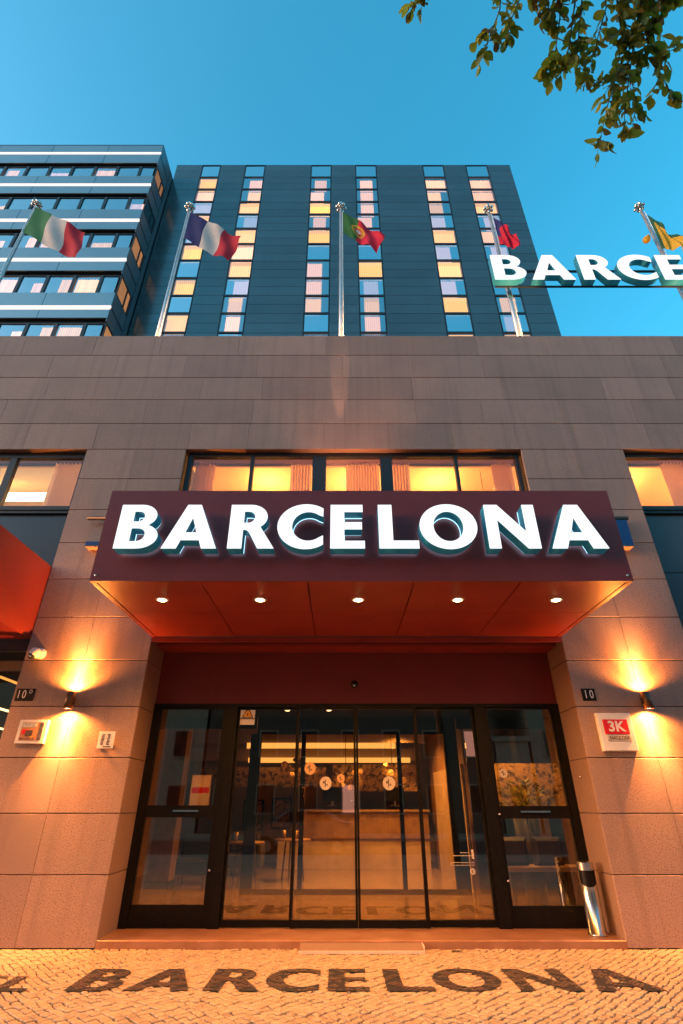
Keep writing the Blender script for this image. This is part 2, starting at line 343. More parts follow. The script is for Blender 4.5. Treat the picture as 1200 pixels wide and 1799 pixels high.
# cobbles: a wobbling diagonal grid
from mathutils import noise as mn
def wob(i, j):
    a = R(45); s = .079
    x = (i*math.cos(a) - j*math.sin(a)) * s; y = (i*math.sin(a) + j*math.cos(a)) * s
    x += .15*mn.noise(Vector((x*.45, y*.5, 1.7))) + .05*mn.noise(Vector((x*1.6, y*1.6, 4.1)))
    y += .16*mn.noise(Vector((x*.45, y*.5, 9.3))) + .05*mn.noise(Vector((x*1.6, y*1.6, 7.7)))
    rr = random.Random(i*7919 + j*104729)
    return Vector((x + rr.uniform(-.011,.011), y + rr.uniform(-.011,.011) + 6.0))
def inset(poly, d):
    c = sum(poly, Vector((0,0))) / len(poly)
    out = []
    for p in poly:
        v = p - c; out.append(c + v * max(0.2, 1 - d*1.25/max(v.length, 1e-4)))
    return out
def clip_max_y(poly, ymax):
    out = []
    for k in range(len(poly)):
        a, b = poly[k], poly[(k+1) % len(poly)]
        if a.y <= ymax: out.append(a)
        if (a.y <= ymax) != (b.y <= ymax):
            t = (ymax - a.y)/(b.y - a.y); out.append(a.lerp(b, t))
    return out
# letters laid in the paving
GX0, GY0, GC = -2.57, 6.35, .742
mosaic = [(ch, GX0 + x*.567, GY0, .567*w, GC) for ch, x, w in WORD]
hx = -2.93 - .80*.40
for ch, wd, gap in (('L',.80,0),('E',.695,.16),('T',.82,.13),('O',1.175,.1),('H',.97,.13)):
    if ch != 'L': hx -= (wd + gap) * .40
    mosaic.append((ch, hx, GY0, .40, .47))
tris = []
for (ch, x, y, sx, sy) in mosaic:
    me = glyph_mesh(ch, sx, sy, 0.0); me.calc_loop_triangles()
    L_ = []
    for t in me.loop_triangles:
        if abs(t.normal.z) < .5: continue
        p = [Vector((me.vertices[i].co.x + x, me.vertices[i].co.y + y)) for i in t.vertices]
        if (p[1]-p[0]).cross(p[2]-p[0]) < 0: p.reverse()
        if (p[1]-p[0]).cross(p[2]-p[0]) > 1e-7: L_.append(p)
    tris.append((x - .02, x + 1.25*sx, L_)); bpy.data.meshes.remove(me)
def clip_convex(poly, tri):
    for k in range(3):
        a, b = tri[k], tri[(k+1) % 3]; e = b - a; out = []
        for i in range(len(poly)):
            p, q = poly[i], poly[(i+1) % len(poly)]
            sp = e.cross(p-a); sq = e.cross(q-a)
            if sp >= 0: out.append(p)
            if (sp >= 0) != (sq >= 0): out.append(p.lerp(q, sp/(sp-sq)))
        poly = out
        if len(poly) < 3: return []
    return poly
def stone(mb, poly, zt, c=.007):
    n = len(poly); cc = sum(poly, Vector((0,0)))/n
    top = [cc + (p-cc)*max(.3, 1 - c*1.2/max((p-cc).length,1e-4)) for p in poly]
    vs = [(p.x,p.y,zt + random.uniform(-.0012,.0012)) for p in top] + [(p.x,p.y,zt-.006) for p in poly] + [(p.x,p.y,-.03) for p in poly]
    fs = [tuple(range(n))]
    for k in range(n):
        q = (k+1) % n; fs += [(n+k, n+q, q, k), (2*n+k, 2*n+q, n+q, n+k)]
    mb.add(vs, fs)
rj = random.Random(21)
rest = MB(); near = []; dark = [MB() for _ in mosaic]
for i in range(-90, 102):
    for j in range(-90, 102):
        p = [wob(i,j), wob(i+1,j), wob(i+1,j+1), wob(i,j+1)]
        c = sum(p, Vector((0,0)))/4
        if not (-5.6 < c.x < 6.0 and 4.26 < c.y < YW + .04): continue
        poly = clip_max_y(inset(p, rj.uniform(.005,.011)), YW - .004)
        if len(poly) < 3 or (poly[1]-poly[0]).cross(poly[2]-poly[1]) == 0: continue
        zt = random.uniform(-.006, .003); hit = False
        if 6.2 < c.y < 7.25:
            for k, (x0, x1, L_) in enumerate(tris):
                if not (x0 - .15 < c.x < x1 + .15): continue
                # small dark setts: quarter the cell and clip each quarter to the letter
                m = [(p[0]+p[1])/2, (p[1]+p[2])/2, (p[2]+p[3])/2, (p[3]+p[0])/2]
                for quad in ([p[0],m[0],c,m[3]],[m[0],p[1],m[1],c],[c,m[1],p[2],m[2]],[m[3],c,m[2],p[3]]):
                    qi = inset(quad, .0042); qz = zt + .006 + random.uniform(0,.002)
                    for t in L_:
                        cp = clip_convex(qi, t)
                        if len(cp) >= 3:
                            hit = True
                            dark[k].poly([(v.x,v.y,qz) for v in cp])
        if hit or c.y > 6.25 or c.y < 5.45 or abs(c.x) > 3.2: stone(rest, poly, zt)
        else: near.append((c.y, poly, zt))
near.sort(key=lambda t: t[0])
for y, poly, zt in near[:300]:
    b = MB(); stone(b, poly, zt); obj('cobblestone', b, M['lime'], pavement)
for y, poly, zt in near[300:]: stone(rest, poly, zt)
obj('cobblestones', rest, M['lime'], pavement, kind='stuff')
for d, (ch, x, y, sx, sy) in zip(dark, mosaic):     # dark bedding under each letter
    me = glyph_mesh(ch, sx, sy, 0.0)
    for p in me.polygons:
        q = [(me.vertices[i].co.x + x, me.vertices[i].co.y + y, .0046) for i in p.vertices]
        if (Vector(q[1])-Vector(q[0])).cross(Vector(q[2])-Vector(q[0])).z < 0: q.reverse()
        d.poly(q, 1)
    bpy.data.meshes.remove(me)
for d in dark: obj('mosaic_letter', d, [M['basalt'], M['jointdark']], pavement)

# ================================================================== PODIUM BUILDING
pod = thing('podium_building', 'low stone clad podium building with warm lit upper windows above the entrance', 'building', (0,YW,0))
PZ = [0.0,.731,1.407,2.082,2.762,3.431,4.114,4.767,5.44,6.097,6.754,7.43]
PX = [(-4.84,-2.945,-3.915), (3.47,5.42,4.455)]
J = .005
def stonepanel(x0, x1, z0, z1):
    b = MB(); dy = random.uniform(0,.002); b.slab(x0+.0012, x1-.0012, YW+dy, YW+.035, z0+J, z1-J, c=.004); return obj('stone_panel', b, M['granite'], pod)
for (xa, xb, xm) in PX:
    for k in range(len(PZ)-1):
        stonepanel(xa, xm, PZ[k], PZ[k+1]); stonepanel(xm, xb, PZ[k], PZ[k+1])
# reveal stones inside the entrance recess
for k in range(6):
    z0, z1 = PZ[k], min(PZ[k+1], 3.9)
    if k == 5: z1 = 3.79
    b = MB(); b.box(-2.975, -2.945, YW+.036, 8.78, z0+J, z1-J); obj('reveal_stone', b, M['granite_plain'], pod)
    b = MB(); b.box(3.47, 3.50, YW+.036, 8.78, z0+J, z1-J); obj('reveal_stone', b, M['granite_plain'], pod)
# parapet courses
CZ = [7.43, 8.057, 8.678, 9.289, 9.936, 10.535]
CJ = [[-10.6,-8.9,-7.4,-6.1,-4.75,-2.92,-1.78,-.32,.95,2.2,3.43,4.6,6.0,7.5,9.1,10.7],
      [-10.9,-9.4,-7.9,-6.75,-3.9,-1.75,0.1,1.52,2.85,4.45,5.9,7.4,8.9,10.6],
      [-11.2,-9.9,-8.6,-6.05,-2.86,-1.6,.05,1.5,3.35,5.45,6.85,8.2,9.7,11.2],
      [-10.8,-9.2,-7.3,-6.15,-4.75,-3.3,-1.75,.05,1.55,3.05,4.6,6.1,6.9,8.5,10.2],
      [-11.4,-9.8,-8.15,-6.9,-5.35,-3.9,-2.2,-.3,1.6,3.0,4.5,5.95,7.3,8.8,10.4]]
for k in range(5):
    xs = [-12.5] + CJ[k] + [12.5]
    for a, b_ in zip(xs[:-1], xs[1:]): stonepanel(a, b_, CZ[k], CZ[k+1])
core = MB()
core.box(-12.5, 12.5, YW+.037, 8.5, 7.462, 10.52)
core.box(-4.835, -2.978, YW+.037, 9.2, 0, 7.43); core.box(3.503, 5.415, YW+.037, 9.2, 0, 7.43)
core.box(-2.976, 3.50, 8.35, 8.5, 3.95, 6.12)
core.box(-12.5, 12.5, 8.5, 19.5, 10.0, 10.2)
obj('wall_core', core, M['mortar'], pod)
for a, c_ in ((-12.5,-4.84),(-2.95,3.47),(5.42,12.5)):
    b = MB(); b.box(a+.002,c_-.002,YW+.004,8.49,7.432,7.461); obj('soffit_stone', b, M['granite_plain'], pod)

def window(name, x0, x1, z0, z1, members, y, head, gl, parent, lab=None):
    """window as a part of the building: frame with glass panes as sub-parts. members: list of (xa, xb) mullions"""
    f = MB(); f.box(x0, x1, y-.05, y+.05, z1-head, z1); f.box(x0, x1, y-.05, y+.05, z0, z0+.08)
    for a, b in members: f.box(a, b, y-.048, y+.048, z0+.081, z1-head-.001)
    w = obj(name, f, M['darkframe'], parent)
    xs = sorted([x0] + [v for ab in members for v in ab] + [x1])
    for a, b in zip(members[:-1], members[1:]):
        p = MB(); p.poly([(a[1],y,z0+.08),(b[0],y,z0+.08),(b[0],y,z1-head),(a[1],y,z1-head)]); obj('pane', p, gl, w)
    return w
def drape(xa, xb, y, z0, z1, n, amp=.05):
    d = MB(); pts = [(xa + (xb-xa)*i/(n*2), y + (amp if i % 2 else -amp) + random.uniform(-.012,.012)) for i in range(n*2+1)]
    for (a, b) in zip(pts[:-1], pts[1:]): d.poly([(a[0],a[1],z0),(b[0],b[1],z0),(b[0],b[1],z1),(a[0],a[1],z1)], smooth=False)
    return d
cw = window('upstairs_window', -2.92, 3.44, 6.12, 7.425, [(-2.92,-2.83),(-1.71,-1.645),(-.52,-.26),(.775,1.0),(2.2,2.26),(3.37,3.44)], 8.15, .085, M['roomglass'], pod)
lw_ = window('upstairs_window', -9.5, -4.845, 6.16, 7.425, [(-9.5,-9.4),(-7.8,-7.67),(-6.33,-6.20),(-4.93,-4.846)], 8.15, .11, M['roomglass'], pod)
rw_ = window('upstairs_window', 5.425, 9.5, 6.16, 7.425, [(5.426,5.5),(7.6,7.72),(9.4,9.5)], 8.15, .10, M['roomglass'], pod)
for (a, b, n) in ((-2.80,-2.42,6),(-.95,-.55,7),(.12,.76,12),(1.02,1.35,6),(2.95,3.34,7)):
    obj('curtain', drape(a, b, 8.34, 6.14, 7.33, n), M['curtain'], cw)
obj('curtain', drape(-5.55,-4.95, 8.34, 6.2, 7.33, 8), M['curtain'], lw_)
obj('curtain', drape(6.28,6.9, 8.34, 6.2, 7.33, 9), M['curtain'], rw_)
# upstairs rooms
for nm, xa, xb in (('room_shell',-3.0,3.5),('room_shell',-9.6,-3.2),('room_shell',3.7,9.6)):
    r = MB(); y0, y1, z0, z1 = 8.3, 11.2, 6.05, 7.42
    r.poly([(xa,y1,z0),(xb,y1,z0),(xb,y1,z1+.6),(xa,y1,z1+.6)]); r.poly([(xa,y0,z1+.4),(xa,y1,z1+.4),(xb,y1,z1+.4),(xb,y0,z1+.4)])
    r.poly([(xa,y0,z0),(xb,y0,z0),(xb,y1,z0),(xa,y1,z0)]); r.poly([(xa,y0,z0),(xa,y1,z0),(xa,y1,z1+.5),(xa,y0,z1+.5)]); r.poly([(xb,y1,z0),(xb,y0,z0),(xb,y0,z1+.5),(xb,y1,z1+.5)])
    r.box(xa, xb, 8.502, 8.56, 7.40, 7.9)
    obj(nm, r, M['roomwall'], pod)
c = MB(); c.box(-9.4, -5.1, 9.6, 9.75, 7.32, 7.46); obj('ceiling_light', c, emis('room_cove', (1.0,.78,.48), 4), pod)
def globe(x, y, z, lab):
    b = MB(); b.ball((x,y,z), .055, 14); o = tag(obj('room_lamp', b, M['bulb'], None, (x,y,z)), lab, 'lamp')
    b2 = MB(); b2.tube([(x,y,z+.055),(x,y,7.82)], .006, 6); obj('stem', b2, M['bronze'], o); return o
globe(-2.72, 9.3, 6.98, 'small round lamp glowing behind the first pane of the middle upstairs window')
globe(3.05, 9.3, 6.98, 'small round lamp glowing behind the last pane of the middle upstairs window')
for x, e in ((-1.6,42),(.3,38),(2.2,42),(-7.4,42),(-5.5,62),(6.2,50),(8.2,40)):
    lamp('room_light', 'POINT', (x,9.7,7.35), e*2.1, ROOM, pod, size=.12)

# dark slate panels under the side windows, shop fronts below
b = MB(); b.slab(-9.5,-4.85,8.18,8.24,3.62,6.10); obj('slate_panel', b, M['slate'], pod)
b = MB(); b.slab(5.43,9.5,8.18,8.24,4.97,6.10); obj('slate_panel', b, M['slate'], pod)
b = MB(); b.slab(5.43,9.5,8.18,8.24,3.6,4.95); obj('slate_panel', b, M['slate'], pod)
b = MB(); b.box(-9.5,-4.85,8.12,8.26,6.102,6.158); b.box(5.43,9.5,8.12,8.26,6.102,6.158); obj('sill', b, M['darkframe'], pod)
b = MB(); b.box(-9.5,-4.845,8.3,8.42,3.36,3.5); obj('shop_lintel', b, M['wood'], pod)
b = MB(); b.poly([(-9.5,8.5,0),(-4.85,8.5,0),(-4.85,8.5,3.36),(-9.5,8.5,3.36)]); obj('shop_glass', b, M['doorglass'], pod)
b = MB(); b.poly([(-12,14,0),(-4.9,14,0),(-4.9,14,3.9),(-12,14,3.9)]); b.poly([(-12,8.6,3.8),(-12,14,3.8),(-4.9,14,3.8),(-4.9,8.6,3.8)])
b.poly([(-12,8.5,.02),(-4.9,8.5,.02),(-4.9,14,.02),(-12,14,.02)]); obj('shop_interior', b, M['leather'], pod)
b = MB(); b.box(5.43,12,8.4,8.5,0,3.6); obj('shop_shutter', b, M['slate'], pod)
for x, z in ((-6.9,3.42),(-6.25,3.28),(-5.65,3.15)):
    pass
for k, (x, z) in enumerate(((-5.75,3.40),(-5.95,2.98),(-6.15,2.72))):
    o = thing('linear_light', ['highest and dimmest linear light inside the shop beside the left pier','middle linear light tube inside the shop beside the left pier','lowest linear light tube inside the shop beside the left pier'][k], 'light', (x,9.2,z), 'linear lights in the neighbouring shop')
    b = MB(); b.box(x-.05,x+.05,8.9,13.4,z,z+.05); obj('housing', b, M['darkframe'], o)
    b = MB(); b.box(x-.035,x+.035,8.92,13.38,z-.02,z-.001); obj('diffuser', b, M['tube'] if k else M['cove'], o)

# ------------------------------------------------------------------ red lintel / recess ceiling / fascia
b = MB(); b.box(-2.944,3.469,YW+.002,8.04,3.72,3.785); b.box(-2.944,3.469,8.25,8.80,3.72,3.785); obj('recess_ceiling', b, M['red'], pod)
b = MB(); b.box(-2.944,3.469,8.041,8.249,3.765,3.79); obj('shutter_slot', b, M['groove'], pod)
b = MB(); b.slab(-2.944,3.469,8.66,8.74,2.905,3.719); obj('fascia_panel', b, M['fascia'], pod)

# ------------------------------------------------------------------ glazed entrance
def leaf_door(name, x0, x1, z0, z1, y, fl, fr, fb, ft, mid=None, lab=None):
    f = MB(); f.box(x0, x0+fl, y-.028, y+.028, z0, z1); f.box(x1-fr, x1, y-.028, y+.028, z0, z1)
    f.box(x0+fl+.0005, x1-fr-.0005, y-.026, y+.026, z0, z0+fb); f.box(x0+fl+.0005, x1-fr-.0005, y-.026, y+.026, z1-ft, z1)
    if mid: f.box(x0+fl+.0005, x1-fr-.0005, y-.026, y+.026, mid[0], mid[1])
    d = obj(name, f, M['black'], pod)
    rows = [(z0+fb, z1-ft)] if not mid else [(z0+fb, mid[0]), (mid[1], z1-ft)]
    for a, b in rows:
        p = MB(); p.poly([(x0+fl,y,a),(x1-fr,y,a),(x1-fr,y,b),(x0+fl,y,b)]); obj('pane', p, M['doorglass'], d)
    if lab: d['label'] = lab
    return d
hd = MB(); hd.box(-2.944,3.469,YD-.05,YD+.06,2.858,2.903); hd.box(-2.944,-2.83,YD-.05,YD+.06,.081,2.857); hd.box(3.36,3.469,YD-.05,YD+.06,.081,2.857)
hd.box(-1.76,-1.61,YD-.06,YD+.07,.081,2.857); hd.box(2.115,2.285,YD-.06,YD+.07,.081,2.857)
obj('door_frame', hd, M['black'], pod)
left_leaf = leaf_door('swing_door', -2.829, -1.761, .085, 2.856, YD, .012, .08, .245, .03, (1.348,1.50))
right_leaf = leaf_door('swing_door', 2.286, 3.359, .085, 2.856, YD, .045, .02, .235, .03, (1.334,1.492))
s1 = leaf_door('sliding_door', -1.606, -.633, .09, 2.852, YD+.03, .03, .05, .075, .03)
s2 = leaf_door('sliding_door', -.66, .244, .09, 2.852, YD-.035, .022, .032, .085, .03)
s3 = leaf_door('sliding_door', .248, 1.20, .09, 2.852, YD-.035, .032, .05, .085, .03)
s4 = leaf_door('sliding_door', 1.18, 2.112, .09, 2.852, YD+.03, .02, .03, .075, .03)
def handle_bar(d, x0, x1, z):
    h = MB(); h.box(x0, x1, YD-.055, YD-.03, z-.012, z+.012); obj('push_bar', h, M['chrome'], d)
handle_bar(left_leaf, -2.42, -2.05, 1.43); handle_bar(right_leaf, 2.62, 3.05, 1.42)
for d, x, z in ((left_leaf,-1.80,.72),(right_leaf,2.31,1.39),(right_leaf,2.31,.60),(s2,.18,1.55)):
    h = MB(); h.lathe([(.001,-.03),(.016,-.03),(.016,0),(.001,0)], (x,YD-.035,z), 10, axis='Y'); obj('lock', h, M['chrome'], d)
# door stickers and notices
def disc(name, x, z, r, lab, m, parent=None, y=YD-.004):
    b = MB(); n = 18; b.lathe([(.0005,-.0015),(r,-.0015),(r,0)], (x,y,z), n, axis='Y', smooth=False)
    return b
def sticker(x, z, r, lab, m, y):
    o = tag(obj('sticker', disc('sticker',x,z,r,lab,m,y=y), m, None, (x,y,z)), lab, 'sticker', 'round stickers on the door glass')
    b = MB(); k = r*.55; b.box(x-k*.25,x+k*.05,y-.003,y-.0018,z-k,z+k); b.box(x+k*.15,x+k*.7,y-.003,y-.0018,z-k*.6,z-k*.25); b.box(x-k*.8,x-k*.35,y-.003,y-.0018,z-k*.1,z+k*.6); obj('motif', b, M['print'], o)
    return o
peach = mat('sticker_peach', (.55,.33,.16), .6, noise=[(30,(.42,.25,.12),.45,.65)])
sticker(-.447, 1.985, .085, 'cream round sticker highest on the sliding door glass left of the middle', peach, YD-.045)
sticker(-.21, 1.785, .088, 'large pale grey round sticker on the second sliding door', M['sticker'], YD-.045)
sticker(.017, 1.85, .058, 'small peach round sticker on the second sliding door near its edge', peach, YD-.045)
sticker(.73, 1.785, .092, 'grey white round sticker alone on the third sliding door', M['sticker'], YD-.045)
sticker(2.46, 1.92, .062, 'grey round sticker on the upper glass of the right hand swing door', M['sticker'], YD-.01)
sticker(1.85, .70, .038, 'small white round sticker below the printed lines on the fourth sliding door', M['sticker'], YD+.02)
w = thing('warning_notice', 'white notice with a yellow warning triangle in the top corner of the glass', 'notice', (-1.46,YD,2.60))
b = MB(); b.box(-1.575,-1.345,YD+.012,YD+.018,2.602,2.850); obj('sheet', b, M['white'], w)
b = MB(); b.poly([(-1.55,YD+.009,2.705),(-1.37,YD+.009,2.705),(-1.40,YD+.009,2.76),(-1.435,YD+.009,2.825),(-1.485,YD+.009,2.825),(-1.52,YD+.009,2.76)]); obj('triangle_border', b, M['print'], w)
b = MB(); b.poly([(-1.528,YD+.007,2.715),(-1.392,YD+.007,2.715),(-1.415,YD+.007,2.76),(-1.445,YD+.007,2.81),(-1.475,YD+.007,2.81),(-1.505,YD+.007,2.76)]); obj('triangle', b, M['yellow'], w)
b = MB(); b.box(-1.575,-1.345,YD+.007,YD+.011,2.682,2.698); b.box(-1.47,-1.45,YD+.004,YD+.006,2.735,2.775); obj('printed_bar', b, M['print'], w)
w = thing('counter_notice', 'white standing card with a red band behind the left hand door glass', 'notice', (-2.10,8.80,1.50))
b = MB(); b.box(-2.24,-1.95,8.80,8.83,1.50,1.90); obj('card', b, M['white'], w)
b = MB(); b.box(-2.225,-1.965,8.794,8.799,1.66,1.735); obj('red_band', b, M['signred'], w)
w = thing('door_lettering', 'thin white printed lines and lever shape on the fourth sliding door', 'lettering', (1.7,YD+.02,.75))
b = MB(); y = YD+.02; b.box(1.60,1.86,y-.003,y,.880,.888); b.box(1.70,1.83,y-.003,y,.915,.922); b.box(1.86,1.89,y-.003,y,.845,.96); b.box(1.56,1.88,y-.003,y,.800,.806); b.box(1.56,1.88,y-.003,y,.770,.776); b.box(1.55,1.565,y-.003,y,.772,.804)
obj('printed_line', b, M['sticker'], w)

# ------------------------------------------------------------------ doorstep and ramp
b = MB(); b.slab(-2.943,3.468,YW-.004,8.80,-.015,.080,c=.008); tag(obj('doorstep', b, M['step'], None, (0,YW,0)), 'reddish granite doorstep running across the entrance between the stone piers', 'step')
b = MB(); x0,x1 = -.475,.985
b.add([(x0,7.76,.0),(x1,7.76,.0),(x1,7.76,.022),(x0,7.76,.022),(x0,7.973,.0),(x1,7.973,.0),(x1,7.973,.062),(x0,7.973,.062)],
      [(0,1,2,3),(3,2,6,7),(1,5,6,2),(4,0,3,7),(5,4,7,6)], 0)
rp = thing('threshold_ramp', 'short pale edged metal ramp plate laid against the middle of the doorstep', 'ramp', (.25,7.87,0))
obj('ramp_plate', b, M['granite_plain'], rp)
b = MB(); b.box(x0-.006,x1+.006,7.735,7.759,0,.026); b.box(x1+.001,x1+.010,7.76,7.972,0,.064); obj('edge_trim', b, mat('cream_trim', (.66,.56,.44), .45, noise=[(7,(.58,.49,.38),.4,.7)]), rp)

b = MB(); b.add([(1.30,7.82,.006),(1.37,7.80,.012),(1.46,7.815,.008),(1.40,7.85,.010)], [(0,1,2,3)]); b.add([(1.30,7.82,.005),(1.46,7.815,.007),(1.34,7.845,.014)], [(0,1,2)])
tag(obj('dry_leaf', b, M['leafC'], None, (1.37,7.82,.006)), 'single brown dry leaf on the cobbles in front of the doorstep', 'leaf')

# ------------------------------------------------------------------ entrance canopy
YC, ZC0, ZC1, XC0, XC1 = 5.66, 3.79, 5.04, -2.945, 3.455
cn = thing('entrance_canopy', 'deep burgundy box canopy projecting over the hotel doors', 'canopy', (.25,YW,ZC0))
b = MB(); b.box(XC0,XC1,YC,YC+.03,ZC0,ZC1); obj('front_panel', b, M['burgundy'], cn)
b = MB(); b.box(XC0,XC0+.03,YC+.031,YW-.002,ZC0,ZC1); obj('side_panel', b, M['burgundy'], cn)
b = MB(); b.box(XC1-.03,XC1,YC+.031,YW-.002,ZC0,ZC1); obj('side_panel', b, M['burgundy'], cn)
b = MB(); b.box(XC0+.031,XC1-.031,YC+.031,YW-.002,ZC1-.06,ZC1-.02); obj('top_panel', b, M['burgundy'], cn)
b = MB(); b.box(XC0+.031,XC1-.031,YC+.031,YW-.002,ZC0+.035,ZC0+.06); obj('soffit_backing', b, M['groove'], cn)
b = MB(); b.box(XC0+.031,XC1-.031,YC+.031,YC+.055,ZC0+.001,ZC0+.03); b.box(XC0+.031,XC0+.06,YC+.056,YW-.003,ZC0+.001,ZC0+.03); b.box(XC1-.06,XC1-.031,YC+.056,YW-.003,ZC0+.001,ZC0+.03); obj('soffit_rim', b, M['red'], cn)
sx = [XC0+.066,-1.645,-.381,.883,2.144,XC1-.066]; sy = [YC+.061, 6.82, YW-.006]
for i in range(5):
    for j in range(2):
        b = MB(); b.box(sx[i]+.007,sx[i+1]-.007,sy[j]+.003,sy[j+1]-.003,ZC0+.006,ZC0+.03); obj('soffit_panel', b, M['red'], cn)
for k, x in enumerate((XC0+.06,XC1-.06)):
    b = MB(); b.lathe([(.001,-.012),(.012,-.012),(.014,0)], (x,YC-.001,ZC0+.07), 10, axis='Y'); obj('bolt', b, M['chrome'], cn)
names = ['leftmost of the five round downlights in the red canopy underside','second from the left of the round downlights under the canopy','middle one of the five round downlights under the canopy','second from the right of the round downlights under the canopy','rightmost of the five round downlights in the red canopy underside']
for k, x in enumerate((-2.278,-1.022,.236,1.512,2.775)):
    d = thing('recessed_downlight', names[k], 'downlight', (x,6.30,ZC0), 'downlights in the canopy soffit')
    b = MB(); b.lathe([(.053,.003),(.065,-.008),(.080,-.005),(.083,.004)], (x,6.30,ZC0), 20); obj('ring', b, M['white'], d)  # ring made wide and white in place of the glow around the lens
    b = MB(); b.lathe([(.001,-.016),(.034,-.013),(.052,-.002)], (x,6.30,ZC0), 20); obj('lens', b, M['bulbdown'], d)
    lamp('downlight_lamp', 'SPOT', (x,6.30,ZC0-.03), 370, (1.0,.36,.055), d, (x,6.30,0), .04, 150, .7)
# illuminated word on the canopy
CAP = .588
sg = thing('canopy_sign', 'large white lit BARCELONA letters with teal sides on the canopy front', 'sign', (.25,YC,4.117))
for ch, x, w in WORD:
    bx = -2.66 + x*CAP
    le = obj('letter', put(glyph_mesh(ch, CAP*w, CAP, .155), (bx,5.539,4.117)), M['return'], sg)
    obj('letter_face', put(glyph_mesh(ch, CAP*w, CAP, .012), (bx,5.4555,4.117)), M['led'], le)
    obj('halo_light', put(glyph_mesh(ch, CAP*w*.97, CAP*.97, .006), (bx+.01,5.622,4.127)), M['halo'], le)

# ------------------------------------------------------------------ sconces on the piers
for k, x in enumerate((-3.935, 4.472)):
    z0, z1 = 2.712, 2.945
    d = thing('wall_sconce', ['brown up and down wall light on the left stone pier','brown up and down wall light on the right stone pier'][k], 'wall light', (x,YW-.105,z0), 'up and down lights on the piers')
    b = MB(); n = 20; r = .062; yc = YW-.105
    b.lathe([(r-.008,z1-z0-.03),(r-.008,z1-z0),(r,z1-z0),(r,0),(r-.008,0),(r-.008,.03)], (x,yc,z0), n); obj('housing', b, M['bronze'], d)
    b = MB(); b.box(x-.03,x+.03,yc+r-.01,YW+.001,z0+.07,z1-.07); obj('bracket', b, M['bronze'], d)
    b = MB(); b.lathe([(.001,.012),(r-.010,.012)], (x,yc,z0), n); b.lathe([(r-.010,z1-z0-.012),(.001,z1-z0-.012)], (x,yc,z0), n); obj('lens', b, M['bulbhot'], d)
    for up in (1,-1):
        z = (z1+.006) if up > 0 else (z0-.006); tgt = (x, yc+.02, z+up)
        lamp('sconce_flood', 'SPOT', (x,yc,z), 230, WARM, d, tgt, .02, 158, .6)
        lamp('sconce_beam', 'SPOT', (x,yc,z), 520, WARM, d, tgt, .02, 84, 1.0)
        lamp('sconce_core', 'SPOT', (x,yc,z), 400, (1.0,.50,.18), d, tgt, .02, 50, 1.0)

# ------------------------------------------------------------------ plates and fittings on the piers
def plate_text(txt, size, loc, sc, m, parent, name, off=0.0):
    return obj(name, put(text_mesh(txt, size, .0008, off=off), loc, sc), m, parent)
y = YW-.012
n1 = thing('number_plate', 'black house number plate reading 10 on the right pier', 'house number', (3.69,YW,2.84), 'house number plates')
b = MB(); b.slab(3.59,3.79,y,YW+.003,2.84,3.012,c=.004); obj('plate', b, M['plate_black'], n1)
plate_text('1', .165, (3.645,y-.002,2.925), (.8,1,1), M['white'], n1, 'numeral'); plate_text('0', .165, (3.728,y-.002,2.925), (.75,1,1), M['white'], n1, 'numeral')
n2 = thing('number_plate', 'black house number plate reading 10 with a raised small letter on the left pier', 'house number', (-4.66,YW,2.84), 'house number plates')
b = MB(); b.slab(-4.80,-4.53,y,YW+.003,2.84,3.012,c=.004); obj('plate', b, M['plate_black'], n2)
plate_text('1', .165, (-4.755,y-.002,2.925), (.7,1,1), M['white'], n2, 'numeral'); plate_text('0', .165, (-4.675,y-.002,2.925), (.75,1,1), M['white'], n2, 'numeral'); plate_text('D', .075, (-4.585,y-.002,2.965), (.9,1,1), M['white'], n2, 'letter')
# 3K plaque
y0 = YW-.075
pq = thing('hotel_plaque', 'white box plaque with a red 3K panel on the right pier', 'plaque', (3.94,YW,2.16))
b = MB(); b.slab(3.70,4.19,y0,YW+.003,2.16,2.66,c=.008); obj('box', b, M['white'], pq)
b = MB(); b.slab(3.765,4.115,y0-.010,y0+.001,2.375,2.572,c=.003); obj('red_panel', b, M['signred'], pq)
b = MB(); b.slab(3.785,4.12,y0-.010,y0+.001,2.285,2.366,c=.004); obj('name_strip', b, M['sticker'], pq)
plate_text('3K', .205, (3.94,y0-.013,2.473), (1.0,.92,1), M['white'], pq, 'lettering', .0055)
plate_text('BARCELONA', .066, (3.953,y0-.013,2.326), (.74,1.1,1), M['print'], pq, 'lettering')
# framed notice, left
y0 = YW-.06
fn = thing('framed_notice', 'white framed display case with a coloured poster on the left pier', 'display case', (-4.39,YW,2.26))
b = MB(); b.slab(-4.595,-4.185,y0,YW+.003,2.255,2.570,c=.006); obj('frame', b, M['white'], fn)
def flat(x0,x1,z0,z1,m,nm,dy=.002): b = MB(); b.box(x0,x1,y0-dy,y0-dy+.0015,z0,z1); obj(nm, b, m, fn)
flat(-4.545,-4.235,2.295,2.535, mat('poster_orange',(.42,.20,.09),.5,noise=[(9,(.36,.16,.07),.4,.7)]), 'poster', .002)
flat(-4.54,-4.33,2.47,2.525, mat('poster_grey',(.45,.47,.47),.5,noise=[(30,(.3,.32,.33),.45,.6)]), 'poster_heading', .004)
flat(-4.285,-4.24,2.30,2.53, mat('poster_slate',(.05,.05,.075),.5,noise=[(40,(.12,.12,.15),.5,.6)]), 'poster_strip', .004)
flat(-4.53,-4.44,2.38,2.44, M['signred'], 'poster_block', .004); flat(-4.47,-4.37,2.35,2.43, M['print'], 'poster_block', .006)
flat(-4.54,-4.33,2.30,2.335, mat('poster_brown',(.12,.06,.04),.5,noise=[(20,(.2,.1,.06),.45,.6)]), 'poster_block', .0045); flat(-4.40,-4.36,2.335,2.36, M['yellow'], 'poster_block', .004)
